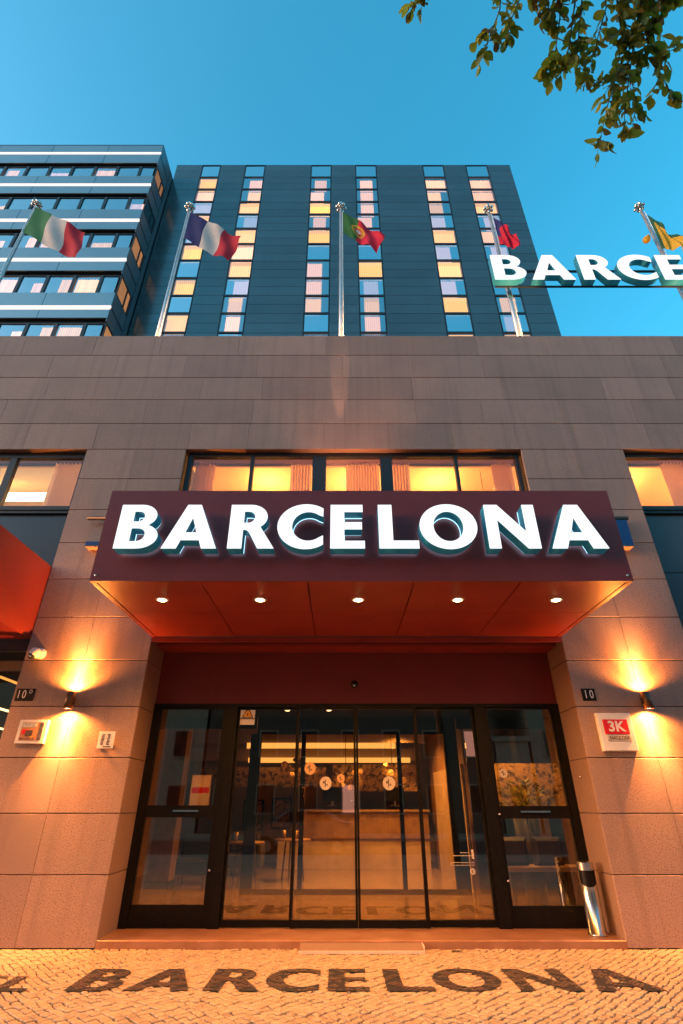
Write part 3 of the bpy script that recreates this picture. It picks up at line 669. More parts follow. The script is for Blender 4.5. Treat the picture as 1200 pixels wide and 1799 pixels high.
# small plate with vertical print, left
ns = thing('small_notice', 'small white plate with dark vertical print on two clips beside the entrance', 'notice', (-3.30,YW,2.18))
b = MB(); b.slab(-3.42,-3.19,YW-.055,YW-.045,2.195,2.415,c=.002); obj('plate', b, M['white'], ns)
for x in (-3.405,-3.225):
    b = MB(); b.box(x,x+.035,YW-.044,YW+.003,2.20,2.235); obj('clip', b, M['chrome'], ns)
rr = random.Random(3); b = MB()
for cx_ in (-3.355,-3.275):
    z = 2.24
    while z < 2.38:
        h = rr.uniform(.007,.016); b.box(cx_-rr.uniform(.012,.026),cx_+rr.uniform(.012,.026),YW-.0575,YW-.0555,z,z+h); z += h + .006
b.box(-3.33,-3.22,YW-.0575,YW-.0555,2.210,2.222); obj('print', b, M['print'], ns)
# dome cameras
def dome_cam(x, z, lab, m, r=.085):
    d = thing('security_camera', lab, 'camera', (x,YW,z))
    b = MB(); b.lathe([(.001,-.005),(r*.8,-.004),(r*.95,.03),(r*.95,.08)], (x,YW-.075,z+.02), 18, axis='Y'); obj('bracket', b, m, d)
    b = MB(); b.ball((x-.03,YW-.12,z), r, 18); obj('housing', b, m, d)
    b = MB(); b.ball((x-.045,YW-.135,z-.035), r*.78, 16); obj('lens_dome', b, M['carglass'], d)
    b = MB(); b.ball((x-.05,YW-.19,z-.06), r*.22, 10); obj('lens', b, M['polished'], d); return d
dome_cam(-4.60, 3.51, 'cream dome security camera high on the outer edge of the left pier', M['white'])
d = thing('door_sensor', 'small black dome sensor on the dark red panel above the doors', 'sensor', (.235,8.66,3.207))
b = MB(); b.lathe([(.001,-.03),(.05,-.028),(.062,0)], (.235,8.66,3.215), 16, axis='Y'); obj('base', b, M['black'], d)
b = MB(); b.ball((.235,8.625,3.20), .04, 14); obj('lens_dome', b, M['carglass'], d)
b = MB(); b.box(.22,.25,8.578,8.60,3.165,3.18); obj('emitter', b, M['chrome'], d)
d = thing('door_bell', 'small round steel bell push on the right reveal of the entrance', 'bell', (3.47,8.32,1.86))
b = MB(); b.tube([(3.474,8.32,1.86),(3.455,8.32,1.86)], .024, 14); obj('plate', b, M['chrome'], d)
b = MB(); b.tube([(3.456,8.32,1.86),(3.447,8.32,1.86)], .010, 10); obj('button', b, M['white'], d)
# brown rods and blue boxes either side of the canopy
for k, (xa, xb) in enumerate(((-4.40,-2.95),(3.46,5.03))):
    b = MB(); b.tube([(xa,YW-.10,5.86),(xb,YW-.10,5.86)], .036, 10); o = tag(obj('wall_rod', b, M['bronze'], None, ((xa+xb)/2,YW-.1,5.86)), ['brown horizontal rod on the wall left of the canopy','brown horizontal rod on the wall right of the canopy'][k], 'rod')
    b = MB(); b.box((-4.1 if k == 0 else 4.55)-.02,(-4.1 if k == 0 else 4.55)+.02,YW-.07,YW+.003,5.84,5.88); obj('bracket', b, M['bronze'], o)
for k, (xa, xb, za, zb) in enumerate(((-4.30,-3.2,5.29,5.385),(3.7,4.965,5.29,5.80))):
    o = thing('blue_box_sign', ['thin blue edged box showing left of the canopy','tall blue edged box showing right of the canopy'][k], 'box', ((xa+xb)/2,YW,za))
    b = MB(); b.slab(xa,xb,YW-.16,YW+.002,za+.012,zb); obj('case', b, M['blue'], o)
    b = MB(); b.box(xa+.01,xb-.01,YW-.15,YW,za,za+.011); obj('base_tray', b, M['granite_plain'], o)

# ------------------------------------------------------------------ ashtray bin
ab = thing('ashtray_bin', 'tall polished steel ashtray bin standing in the right corner of the doorstep', 'bin', (3.25,8.26,.08))
x, y, r = 3.25, 8.26, .105
b = MB(); b.lathe([(.001,0),(r+.012,0),(r+.012,.02),(r,.022),(r,.50)], (x,y,.081), 28)
obj('body', b, M['polished'], ab)
b = MB(); n = 28; zs = (.581,.845)
for j in range(n):
    t0, t1 = 2*math.pi*j/n, 2*math.pi*(j+1)/n; tm = (t0+t1)/2
    # the front of the head is open above a curved lip
    front = max(0, math.cos(tm + math.pi/2 + .25)); lo, hi = zs[0], zs[1]
    if front > .42:
        b.poly([(x+r*math.cos(t0),y+r*math.sin(t0),lo),(x+r*math.cos(t1),y+r*math.sin(t1),lo),(x+r*math.cos(t1),y+r*math.sin(t1),lo+.05*(1-front)*1.6),(x+r*math.cos(t0),y+r*math.sin(t0),lo+.05*(1-front)*1.6)], smooth=True)
        b.poly([(x+r*math.cos(t0),y+r*math.sin(t0),hi-.085),(x+r*math.cos(t1),y+r*math.sin(t1),hi-.085),(x+r*math.cos(t1),y+r*math.sin(t1),hi),(x+r*math.cos(t0),y+r*math.sin(t0),hi)], smooth=True)
    else: b.poly([(x+r*math.cos(t0),y+r*math.sin(t0),lo),(x+r*math.cos(t1),y+r*math.sin(t1),lo),(x+r*math.cos(t1),y+r*math.sin(t1),hi),(x+r*math.cos(t0),y+r*math.sin(t0),hi)], smooth=True)
b.lathe([(r,.764),(r*.6,.775),(.001,.778)], (x,y,.081), n)
obj('hood', b, M['polished'], ab)
b = MB(); b.lathe([(.001,.53),(r*.96,.51)], (x,y,.081), 20); b.lathe([(r*.93,.50),(r*.93,.74)], (x,y,.081), 20); obj('inner_tray', b, M['black'], ab)

# ------------------------------------------------------------------ lobby
F = .081
lb = thing('hotel_lobby', 'warm brown lobby interior behind the glass doors with glowing ceiling coves', 'interior', (.3,12,F))
b = MB(); b.poly([(-7,8.75,F),(7,8.75,F),(7,18,F),(-7,18,F)]); obj('floor', b, M['lobbyfloor'], lb)
b = MB(); b.poly([(-7,18,F),(7,18,F),(7,18,3.6),(-7,18,3.6)]); b.poly([(-4.6,8.8,F),(-4.6,18,F),(-4.6,18,3.6),(-4.6,8.8,3.6)]); b.poly([(4.9,18,F),(4.9,8.8,F),(4.9,8.8,3.6),(4.9,18,3.6)]); obj('wall', b, M['lobbywall'], lb)
b = MB(); b.box(-4.6,4.9,8.80,11.5,3.10,3.16); obj('vestibule_ceiling', b, M['groove'], lb)
b = MB(); b.box(-4.6,4.9,11.8,18,3.34,3.4); obj('ceiling', b, M['lobbyceil'], lb)
b = MB(); b.box(-4.6,2.3,15.2,15.3,2.97,3.33); b.box(-4.6,2.3,16.4,16.5,2.62,2.94); obj('ceiling_drop', b, M['lobbyceil'], lb)
b = MB(); b.box(-2.5,1.5,15.16,15.198,2.83,2.965); b.box(-2.6,2.0,16.2,16.38,2.56,2.68); b.box(2.7,3.4,15.16,15.198,2.83,2.965); b.box(2.7,3.6,16.2,16.38,2.56,2.68); obj('cove_light', b, M['cove'], lb)
b = MB(); b.box(-1.72,2.42,11.6,11.7,2.79,3.4); b.box(-4.6,-1.75,11.6,11.7,2.9,3.4); b.box(2.45,4.9,11.6,11.7,2.9,3.4); obj('header', b, M['groove'], lb)
f = MB()
for a, c_ in ((-1.84,-1.62),(-.79,-.70),(1.17,1.25),(2.15,2.42)): f.box(a,c_,11.61,11.69,F,2.79)
f.box(-1.62,2.15,11.62,11.68,F,.16); obj('inner_door_frame', f, M['black'], lb)
b = MB()
for k in range(24):
    yy = 11.9 + k*.15; b.box(2.50,2.54,yy,yy+.09,F,2.25)
obj('slat_wall', b, M['palewood'], lb, kind='stuff')
b = MB(); b.box(2.56,2.62,11.8,16.5,F,3.3); obj('side_wall', b, M['wood'], lb)
b = MB(); b.box(-.2,2.3,16.52,16.58,1.85,2.52); obj('gold_art_panel', b, M['gold'], lb)
b = MB(); b.box(-4.0,-.4,16.52,16.58,1.95,2.45); obj('gold_art_panel', b, M['gold'], lb)
rd = thing('reception_desk', 'long wooden reception desk at the back of the lobby', 'desk', (.6,16,F))
b = MB(); b.box(-1.62,2.35,15.98,16.3,F,.75); obj('kick_panel', b, M['palewood'], rd)
b = MB(); b.box(-1.0,2.35,15.90,16.35,.752,1.35); obj('front_panel', b, M['wood'], rd)
b = MB(); b.box(-1.1,2.4,15.82,16.4,1.352,1.40); obj('counter_top', b, M['lobbywall'], rd)
for k, (x, yy, lab) in enumerate(((-1.95,12.6,'round side table with glasses left inside the lobby'),(-1.05,13.6,'second round side table further inside the lobby'))):
    t = thing('side_table', lab, 'table', (x,yy,F)); b = MB(); b.lathe([(.001,.74),(.40,.74),(.40,.77),(.001,.77)], (x,yy,F), 20); obj('table_top', b, M['wood'], t)
    for q in range(3):
        a = q*2.09+.4; b = MB(); b.tube([(x+.28*math.cos(a),yy+.28*math.sin(a),F),(x+.2*math.cos(a),yy+.2*math.sin(a),F+.74)], .018, 8); obj('leg', b, M['bronze'], t)
    for q in range(3):
        a = q*2.1+.9; bx, by = x+.2*math.cos(a), yy+.2*math.sin(a); b = MB(); b.lathe([(.001,0),(.035,0),(.04,.16),(.032,.16),(.028,.01)], (bx,by,F+.772), 10)
        tag(obj('drinking_glass', b, M['gold'], None, (bx,by,F+.772)), ['leftmost','middle','rightmost'][q] + ' golden tumbler on the '+('near' if k == 0 else 'far')+' lobby side table', 'glass', 'tumblers on the '+('near' if k == 0 else 'far')+' side table')
bn = thing('lobby_bench', 'low bench with dark cushions behind the right hand door', 'bench', (3.1,9.7,F))
b = MB(); b.box(2.45,3.75,9.5,9.95,.62,.68); obj('seat', b, M['palewood'], bn)
for x in (2.6,3.55):
    b = MB(); b.box(x,x+.06,9.55,9.9,F,.62); obj('leg', b, M['leather'], bn)
for x, lab in ((2.75,'left dark cushion on the lobby bench'),(3.3,'right dark cushion on the lobby bench')):
    b = MB(); b.slab(x-.22,x+.22,9.70,9.88,.682,1.06,c=.05); o = tag(obj('cushion', b, M['leather'], None, (x,9.78,.66)), lab, 'cushion', 'cushions on the lobby bench')
pl = thing('lobby_plant', 'leafy plant against a gilded screen behind the right hand door', 'plant', (3.25,10.3,F))
b = MB(); b.lathe([(.001,0),(.17,0),(.22,1.3),(.2,1.3)], (3.25,10.5,F), 16); obj('pot', b, M['leather'], pl)
rr = random.Random(5); b = MB()
for k in range(170):
    a = rr.uniform(0,6.28); rad = rr.uniform(.03,.55); zz = 1.4 + rr.uniform(0,.55)*(1-rad*.7); c0 = Vector((3.25+rad*math.cos(a),10.45+.5*rad*math.sin(a),zz)); d1 = Vector((math.cos(a),.4*math.sin(a),rr.uniform(.1,.9))).normalized()*.11; s_ = d1.cross(Vector((rr.uniform(-1,1),rr.uniform(-1,1),.3))).normalized()*.02
    b.poly([c0-d1*.5,c0+s_,c0+d1*.6,c0-s_])
obj('foliage', b, M['leafB'], pl)
b = MB(); b.box(2.8,4.3,10.95,11.0,1.45,2.2); obj('gilded_screen', b, M['gold'], pl)
for k, (x, yy, zc, lab) in enumerate(((-1.0,14.2,2.28,'left cluster of golden discs hanging in the lobby'),(.15,14.6,2.10,'middle cluster of golden discs hanging in the lobby'),(1.3,14.3,2.22,'right cluster of golden discs hanging in the lobby'))):
    o = thing('pendant_cluster', lab, 'pendant', (x,yy,zc), 'disc pendants in the lobby'); rr = random.Random(40+k)
    b = MB(); b.tube([(x,yy,zc+.2),(x,yy,3.34)], .008, 6); obj('cable', b, M['black'], o)
    for q in range(16):
        c_ = Vector((x+rr.gauss(0,.19),yy+rr.gauss(0,.12),zc+rr.gauss(0,.13))); r_ = rr.uniform(.04,.085)
        b = MB(); b.tube([c_+Vector((rr.uniform(-.004,.004),-.004,rr.uniform(-.004,.004))),c_+Vector((0,.004,0))], r_, 12, smooth=False); obj('disc', b, M['gold'], o)
for k, (x, yy) in enumerate(((-3.1,13.2),(-2.3,14.6))):
    o = thing('armchair', ['low dark armchair at the left of the lobby','second dark armchair deeper at the left of the lobby','low dark armchair by the slatted wall'][k], 'armchair', (x,yy,F), 'lobby armchairs')
    b = MB(); b.slab(x-.35,x+.35,yy-.35,yy+.35,F+.18,F+.44,c=.04); obj('seat', b, M['leather'], o)
    b = MB(); b.slab(x-.35,x+.35,yy+.22,yy+.37,F+.441,F+.86,c=.04); obj('backrest', b, M['leather'], o)
    for sx_ in (-1,1):
        b = MB(); b.slab(x+sx_*.42-.06,x+sx_*.42+.06,yy-.33,yy+.35,F+.18,F+.62,c=.03); obj('arm', b, M['leather'], o)
    for sx_ in (-.28,.28):
        for sy_ in (-.28,.28):
            b = MB(); b.tube([(x+sx_,yy+sy_,F),(x+sx_,yy+sy_,F+.18)], .02, 8); obj('leg', b, M['bronze'], o)
for k, x in enumerate((-.2,1.5)):
    o = thing('desk_monitor', ['left monitor on the reception desk','right monitor on the reception desk'][k], 'monitor', (x,16.1,1.482))
    b = MB(); b.slab(x-.27,x+.27,16.08,16.11,1.60,1.93,c=.01); obj('screen', b, M['black'], o)
    b = MB(); b.box(x-.03,x+.03,16.09,16.13,1.50,1.60); b.box(x-.12,x+.12,16.0,16.2,1.483,1.499); obj('stand', b, M['chrome'], o)
for k, (x, z) in enumerate(((-2.6,1.25),(-1.75,1.3),(3.6,1.5))):
    o = thing('wall_picture', ['leftmost framed picture on the lobby back wall','second framed picture on the lobby back wall','framed picture at the right of the lobby back wall'][k], 'picture', (x,17.95,z))
    b = MB(); b.slab(x-.3,x+.3,17.94,17.99,z-.4,z+.4,c=.01); obj('frame', b, M['black'], o)
    b = MB(); b.box(x-.25,x+.25,17.93,17.939,z-.35,z+.35); obj('picture', b, M['gold'], o)
for k, x in enumerate((-3.6,4.1)):
    o = thing('lobby_column', ['square wood clad column left in the lobby','square wood clad column right in the lobby'][k], 'column', (x,12.6,F))
    b = MB(); b.box(x-.22,x+.22,12.4,12.84,F,3.34); obj('shaft', b, M['wood'], o)
    b = MB(); b.box(x-.24,x+.24,12.38,12.86,F,F+.12); obj('base', b, M['black'], o)
for k, (x, yy, z, lab) in enumerate(((-1.01,10.55,3.098,'left recessed ceiling lamp in the entrance vestibule'),(-.21,10.55,3.098,'right recessed ceiling lamp in the entrance vestibule'),(1.0,12.6,3.338,'near recessed ceiling lamp in the lobby'),(1.45,13.6,3.338,'middle recessed ceiling lamp in the lobby'),(1.55,14.7,3.338,'far recessed ceiling lamp in the lobby'),(-.5,12.9,3.338,'lone recessed ceiling lamp left in the lobby'),(3.2,10.3,3.098,'recessed ceiling lamp over the lobby plant'))):
    o = thing('ceiling_lamp', lab, 'ceiling light', (x,yy,z), 'recessed ceiling lamps indoors')
    b = MB(); b.lathe([(.05,.0),(.062,-.008),(.07,0)], (x,yy,z), 16); obj('ring', b, M['chrome'], o)
    b = MB(); b.lathe([(.001,-.012),(.035,-.010),(.05,-.002)], (x,yy,z), 16); obj('lens', b, M['bulb'], o)
    lamp('ceiling_spot', 'SPOT', (x,yy,z-.03), 75 if yy < 11 and x < 3 else (260 if x > 3 else 430), ROOM, o, (x,yy,0), .05, 140, .7)

# ------------------------------------------------------------------ neighbouring red canopy
rc = thing('neighbour_canopy', 'bright red box canopy over the shop left of the stone pier', 'canopy', (-7,YW,3.79))
b = MB(); b.box(-4.88,-4.85,5.62,YW+.15,3.78,4.99); obj('side_panel', b, M['redbright'], rc)
b = MB(); b.box(-10,-4.881,5.60,5.63,3.78,4.99); obj('front_panel', b, M['redbright'], rc)
b = MB(); b.box(-10,-4.881,5.631,YW+.15,4.93,4.97); obj('top_panel', b, M['redbright'], rc)
b = MB(); b.box(-10,-4.881,5.631,YW+.15,3.80,3.83); obj('soffit_panel', b, M['red'], rc)
for k, x in enumerate((-5.6,-7.0)):
    o = thing('recessed_downlight', ['near round downlight under the neighbouring red canopy','far round downlight under the neighbouring red canopy'][k], 'downlight', (x,6.6,3.80), 'downlights under the neighbouring canopy')
    b = MB(); b.lathe([(.045,.003),(.06,-.006),(.075,.002)], (x,6.6,3.80), 16); obj('ring', b, M['bronze'], o)
    b = MB(); b.lathe([(.001,-.008),(.044,-.002)], (x,6.6,3.80), 16); obj('lens', b, M['bulb'], o)
    lamp('downlight_lamp', 'SPOT', (x,6.6,3.77), 200, WARM, o, (x,6.6,0), .04, 150, .7)

# ================================================================== HOTEL TOWER
YT = 20.0; ZT = 41.83
tw = thing('hotel_tower', 'tall dark blue grey hotel tower with six columns of part lit windows', 'building', (.3,YT,0))
XT0, XT1 = -11.80, 12.32
cols = [(-9.93,-8.60),(-6.81,-5.39),(-2.06,-.61),(1.13,2.63),(5.98,7.49),(9.09,10.66)]
rowz = [ZT,40.24,38.72,37.20,35.74,34.15,32.51,30.84,29.14,27.53,26.0,24.41,22.8,21.2]
b = MB(); b.box(XT0+.02,XT1-.02,YT+.7,YT+12,0,ZT-.05); b.box(XT0+.02,XT1-.02,YT+.05,YT+.69,0,21.15)
xs = [XT0+.02] + [v for c_ in cols for v in c_] + [XT1-.02]
for a, c_ in zip(xs[0::2], xs[1::2]): b.box(a+.01,c_-.01,YT+.05,YT+.69,21.16,ZT-.05)
obj('wall_core', b, M['joint'], tw)
zz = [21.2 + k*(ZT-21.2)/26 for k in range(27)]
for a, c_ in zip([XT0] + [q[1] for q in cols], [q[0] for q in cols] + [XT1]):
    for k in range(26):
        b = MB(); dy = random.uniform(0,.004); b.slab(a+.015,c_-.015,YT+dy,YT+.05,zz[k]+.006,zz[k+1]-.006,c=.008); obj('cladding_panel', b, M['clad'], tw)
b = MB(); b.box(XT0,XT1,YT+.01,YT+12,ZT-.045,ZT+.03); obj('roof_edge', b, M['joint'], tw)
b = MB(); b.box(XT1-.019,XT1,YT+.06,YT+12,0,ZT-.05); b.box(XT0,XT0+.019,YT+.06,YT+12,0,ZT-.05); obj('side_cladding', b, M['clad'], tw)
# what each window shows: b = reflecting sky, g = gold lit, p = pink curtain, h = peach curtain, d = dim curtain; number = share of the width, from which side
PAT = [['b','g','P','d','h','d','g','b','q','b','h','p'],
       ['b','pr','hr','h','dr','h','p','h','dr','hc','pc','b'],
       ['b','pc','pl','g','pc','g','b','pl','pl','hl','b','p'],
       ['b','pc','pc','pc','pl','d','b','g','dc','hc','pc','p'],
       ['b','p','hl','hl','dl','h','dl','h','dl','q','b','h'],
       ['b','p','p','h','dr','hl','dr','b','b','hc','dc','h']]
KM = dict(g='lit_gold', q='lit_gold', p='lit_pink', P='lit_pink', h='lit_peach', d='lit_dim')
for ci, (xa, xb) in enumerate(cols):
    for k in range(13):
        z1, z0 = rowz[k], rowz[k+1]
        fr = MB(); t = .055
        y0, y1 = YT-.01, YT+.10
        fr.box(xa,xa+t,y0,y1,z0,z1); fr.box(xb-t,xb,y0,y1,z0,z1); fr.box(xa+t+.001,xb-t-.001,y0,y1,z0,z0+.07); fr.box(xa+t+.001,xb-t-.001,y0,y1,z1-.07,z1)
        w = obj('window', fr, M['darkframe'], tw)
        p = MB(); tl_ = random.uniform(-.004,.004); tv = random.uniform(-.004,.004)
        p.poly([(xa+t,YT+.03+tl_,z0+.07),(xb-t,YT+.03-tl_,z0+.07),(xb-t,YT+.03-tl_+tv,z1-.07),(xa+t,YT+.03+tl_+tv,z1-.07)])
        code = PAT[ci][k] if k < len(PAT[ci]) else 'b'
        obj('pane', p, M['towerglass'] if code[0] in 'bd' else (M['towerglass_part'] if len(code) > 1 else M['towerglass_lit']), w)
        bk = MB(); bk.poly([(xa+t,YT+.6,z0),(xb-t,YT+.6,z0),(xb-t,YT+.6,z1),(xa+t,YT+.6,z1)]); obj('room_back', bk, M['dark'], w)
        if code[0] == 'b': continue
        side = code[1] if len(code) > 1 else 'f'; wd = xb-xa-2*t
        ca, cb = {'f':(0,1),'l':(0,.68),'r':(.30,1),'c':(.18,.80)}[side]
        ca, cb = xa+t+wd*ca, xa+t+wd*cb; n = max(4, int((cb-ca)/.11))
        obj('curtain', drape(ca, cb, YT+.22, z0+.05, z1-.05, n, .03), M[KM[code[0]]], w)
        if code[0] in 'gqh' and side in 'fc':
            v = MB(); v.box(ca,cb,YT+.12,YT+.16,z1-.36,z1-.08); obj('blind_box', v, litcurtain('blind_gold', (1.0,.42,.05), 2.2) if 'blind_gold' not in M else M['blind_gold'], w)
            M.setdefault('blind_gold', bpy.data.materials.get('blind_gold'))

# ------------------------------------------------------------------ side wing, left
YF = 17.94; XW = -11.87; ZR = 40.2
wg = thing('tower_wing', 'banded teal wing of the hotel with white light strips and ribbon windows', 'building', (-18,YF,0))
b = MB(); b.box(-30,XW-.06,YF+.5,YT+10,0,ZR-.05); obj('wall_core', b, M['joint'], wg)
b = MB(); b.box(-30,XW,YF-.01,YT+10,ZR-.05,ZR); obj('roof_edge', b, M['joint'], wg)
win = [(37.62,36.42),(34.10,32.74),(30.38,29.0),(26.58,25.12),(22.80,21.30)]
strips = [(39.24,39.02),(35.48,35.24),(31.71,31.45),(27.99,27.72),(24.05,23.77)]
px = [-30,-26.2,-22.8,-19.2,-15.5,XW]
prev = ZR-.05
for (zt, zb), (st, sb) in zip(win, strips):
    for a, c_ in zip(px[:-1], px[1:]):
        for (u, v) in ((prev, st), (sb, zt+.32)):
            b = MB(); b.slab(a+.008,c_-.008,YF,YF+.06,v+.006,u-.006,c=.012); obj('cladding_panel', b, M['wingclad'], wg)
    b = MB(); b.box(-30,XW-.002,YF-.03,YF+.05,sb+.02,st-.02); obj('light_strip', b, M['strip'], wg)
    b = MB(); b.box(-30,XW-.002,YF+.065,YF+.4,zt+.30,zt+.34); b.box(-30,XW-.002,YF+.20,YF+.26,zt+.01,zt+.30); b.box(-30,XW-.002,YF+.065,YF+.4,zb-.02,zb+.0); obj('window_recess', b, M['darkframe'], wg)
    prev = zb-.02
WB = [['b','b','p','b','d','b','pl','b'],['d','b','b','b','b','b','h','p'],['b','h','pl','p','pr','pl','p','h'],['b','h','hr','pr','p','d','p','p'],['b','h','hr','pr','p','d','h','p']]
mull = [-12.0] + [-12.93 - 1.465*k for k in range(12)]
for r_, (zt, zb) in enumerate(win):
    for k in range(9):
        xb, xa = mull[k]-.05, mull[k+1]+.09
        fr = MB(); fr.box(mull[k+1]-.07,mull[k+1]+.09,YF+.05,YF+.19,zb,zt); fr.box(xa,xb,YF+.08,YF+.19,zb,zb+.05); fr.box(xa,xb,YF+.08,YF+.19,zt-.05,zt)
        w = obj('window', fr, M['darkframe'], wg)
        p = MB(); q = random.uniform(-.005,.005); p.poly([(xa,YF+.12+q,zb+.05),(xb,YF+.12-q,zb+.05),(xb,YF+.12-q,zt-.05),(xa,YF+.12+q,zt-.05)]); obj('pane', p, M['wingglass'], w)
        bk = MB(); bk.poly([(xa,YF+.48,zb),(xb,YF+.48,zb),(xb,YF+.48,zt),(xa,YF+.48,zt)]); obj('room_back', bk, M['dark'], w)
        code = WB[r_][k] if k < 8 else random.choice('bph')
        if code[0] == 'b': continue
        wd = xb-xa; ca, cb = {'f':(0,1),'l':(0,.55),'r':(.45,1)}[code[1] if len(code) > 1 else 'f']; drop = random.choice([0,0,.3,.5])
        obj('curtain', drape(xa+wd*ca, xa+wd*cb, YF+.3, zb+.03, zt-.05-drop, 8, .025), M[KM[code[0]]], w)
# the wing's narrow side face
prev = ZR-.05
for k, (zt, zb) in enumerate(win):
    mid = (prev + zt+.1)/2
    for (u, v) in ((prev, mid+.02), (mid-.14, zt+.1)):
        for (ya, yb) in ((YF+.02,YF+1.0),(YF+1.02,YF+1.62)):
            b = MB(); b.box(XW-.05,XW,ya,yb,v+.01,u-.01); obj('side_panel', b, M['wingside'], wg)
    b = MB(); b.box(XW-.05,XW-.012,YF+.02,YF+1.62,mid-.135,mid+.015); obj('shadow_gap', b, M['joint'], wg)
    for (ya, yb) in ((YF+.16,YF+.98),(YF+1.06,YF+1.46)):
        fr = MB(); fr.box(XW-.05,XW+.01,ya-.06,ya,zb,zt+.08); fr.box(XW-.05,XW+.01,yb,yb+.04,zb,zt+.08); fr.box(XW-.05,XW+.01,ya+.001,yb-.001,zt+.02,zt+.08); fr.box(XW-.05,XW+.01,ya+.001,yb-.001,zb,zb+.05)
        w = obj('side_window', fr, M['darkframe'], wg)
        p = MB(); p.poly([(XW-.015,ya,zb+.05),(XW-.015,yb,zb+.05),(XW-.015,yb,zt+.02),(XW-.015,ya,zt+.02)]); obj('pane', p, M['sideglass'], w)
        bk = MB(); bk.poly([(XW-.055,ya,zb),(XW-.055,yb,zb),(XW-.055,yb,zt+.05),(XW-.055,ya,zt+.05)]); obj('blind', bk, M['dark'] if k == 1 else litcurtain('side_blind', (1.0,.40,.12), .75) if k == 0 else bpy.data.materials.get('side_blind'), w)
    prev = zb
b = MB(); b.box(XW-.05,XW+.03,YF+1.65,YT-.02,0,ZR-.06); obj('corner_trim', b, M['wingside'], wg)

# ================================================================== flagpoles and flags
YP = 8.72
poles = [(-8.93,16.75),(-4.40,16.62),(.035,16.62),(4.34,16.50),(8.80,16.62)]
plab = ['steel flagpole at the far left carrying the green white and red flag','steel flagpole carrying the blue white and red flag','steel flagpole at the middle carrying the green and red flag','steel flagpole rising behind the first rooftop letter','steel flagpole at the right carrying the folded yellow flag']
for k, (x, zt) in enumerate(poles):
    o = thing('flagpole', plab[k], 'flagpole', (x,YP,10.2), 'flagpoles along the podium roof')
    b = MB(); b.tube([(x,YP,10.2),(x,YP,12.5),(x,YP,zt)], [.062,.058,.042], 14); obj('pole', b, M['galv'], o)
    b = MB(); b.tube([(x+.055,YP-.05,10.4),(x+.045,YP-.045,zt-.15)], .008, 6); obj('halyard', b, M['white'], o)
    b = MB(); b.lathe([(.11,0),(.11,.02),(.07,.06),(.063,.30)], (x,YP,10.2), 14); obj('base', b, M['galv'], o)
    c = Vector((x,YP,zt+.17)); fi = MB(); fi.ball(c, .075, 12); fi.tube([(x,YP,zt-.02),c], .028, 8)
    for q in range(6):
        a = q*math.pi/3+.2; e = c + Vector((math.cos(a)*.115,math.sin(a)*.115,-.02)); fi.ball(e, .05, 10)
    for q in range(4):
        a = q*math.pi/2; fi.ball(c + Vector((math.cos(a)*.06,math.sin(a)*.06,.095)), .042, 10)
    fi.ball(c + Vector((0,0,.17)), .03, 8)
    obj('finial', fi, M['polished'], o)
    # uplight at the foot, behind the parapet
    b = MB(); b.lathe([(.06,0),(.07,.12),(.055,.12)], (x+.22,YP-.13,10.2), 12); obj('uplight', b, M['black'], o)
    b = MB(); b.lathe([(.001,.10),(.052,.10)], (x+.22,YP-.13,10.2), 12); obj('uplight_lens', b, M['bulb'], o)
    lamp('uplight_lamp', 'SPOT', (x+.22,YP-.13,10.34), 900, (1.0,.55,.24), o, (x,YP,13.2), .03, 40, .8)
def flag(lab, corners, colour, mats, yphase, nx=44, ny=26, sag=.05, amp=.06):
    tl, bl, tr, br = [Vector((c_[0],YP-.06,c_[1])) for c_ in corners]
    f = MB(); V = []
    for j in range(ny+1):
        v = j/ny
        for i in range(nx+1):
            u = i/nx
            p = tl.lerp(tr, u).lerp(bl.lerp(br, u), v)
            w = u**.7
            p.y += amp*w*math.sin(u*8.5 + v*2.2 + yphase) + .05*w*math.sin(u*15 - v*5 + yphase*2) - .25*u
            p.z += -sag*math.sin(math.pi*u)*(.2+.8*v) + .025*w*math.sin(u*9 + yphase + v)
            p.x += .03*w*math.sin(v*7 + yphase + u*3)
            V.append(p)
    F_ = []; mi = []
    for j in range(ny):
        for i in range(nx):
            a = j*(nx+1)+i; F_.append((a,a+1,a+nx+2,a+nx+1)); mi.append(colour((i+.5)/nx,(j+.5)/ny))
    f.v = [tuple(p) for p in V]; f.f = F_; f.m = mi; f.sm = [True]*len(F_)
    o = tag(obj('flag', f, mats, None, tuple(tl)), lab, 'flag', 'national flags on the podium roof')
    rp_ = MB(); rp_.tube([tl + Vector((-.03,.05,.02)), tl], .012, 6); rp_.tube([bl + Vector((-.03,.05,0)), bl], .012, 6); obj('clip', rp_, M['chrome'], o)
    return o
third = lambda u, v: 0 if u < .335 else (1 if u < .667 else 2)
flag('green white and red striped flag flying from the leftmost pole', [(-8.86,16.68),(-8.88,15.46),(-6.95,15.10),(-6.80,13.80)], third, [M['cl_green'],M['cl_white'],M['cl_red']], .4)
flag('blue white and red striped flag on the second pole', [(-4.31,16.40),(-4.33,15.18),(-2.62,14.78),(-2.86,13.78)], third, [M['cl_navy'],M['cl_white'],M['cl_red']], 1.3)
def portugal(u, v):
    d = math.hypot((u-.40)*1.5, v-.5)
    if d < .085: return 3 if (abs(u-.40)*1.5 > .022 or abs(v-.5) > .03) else 4
    if d < .13: return 1
    if d < .25: return 2 if (d > .19 or abs(v-.5) < .04 or abs(u-.40) < .03 or .14 < d < .16) else (0 if u < .4 else 1)
    return 0 if u < .40 else 1
flag('green and red flag with a round golden crest on the middle pole', [(.09,16.42),(.09,15.44),(1.24,14.88),(1.0,14.22)], portugal, [M['cl_pgreen'],M['cl_pred'],M['cl_yellow'],M['cl_white'],M['cl_navy']], 2.2, 56, 36, sag=.04)
def furled(u, v): return 0 if v < .42 and u < .55 else (1 if u < .25 else 2)
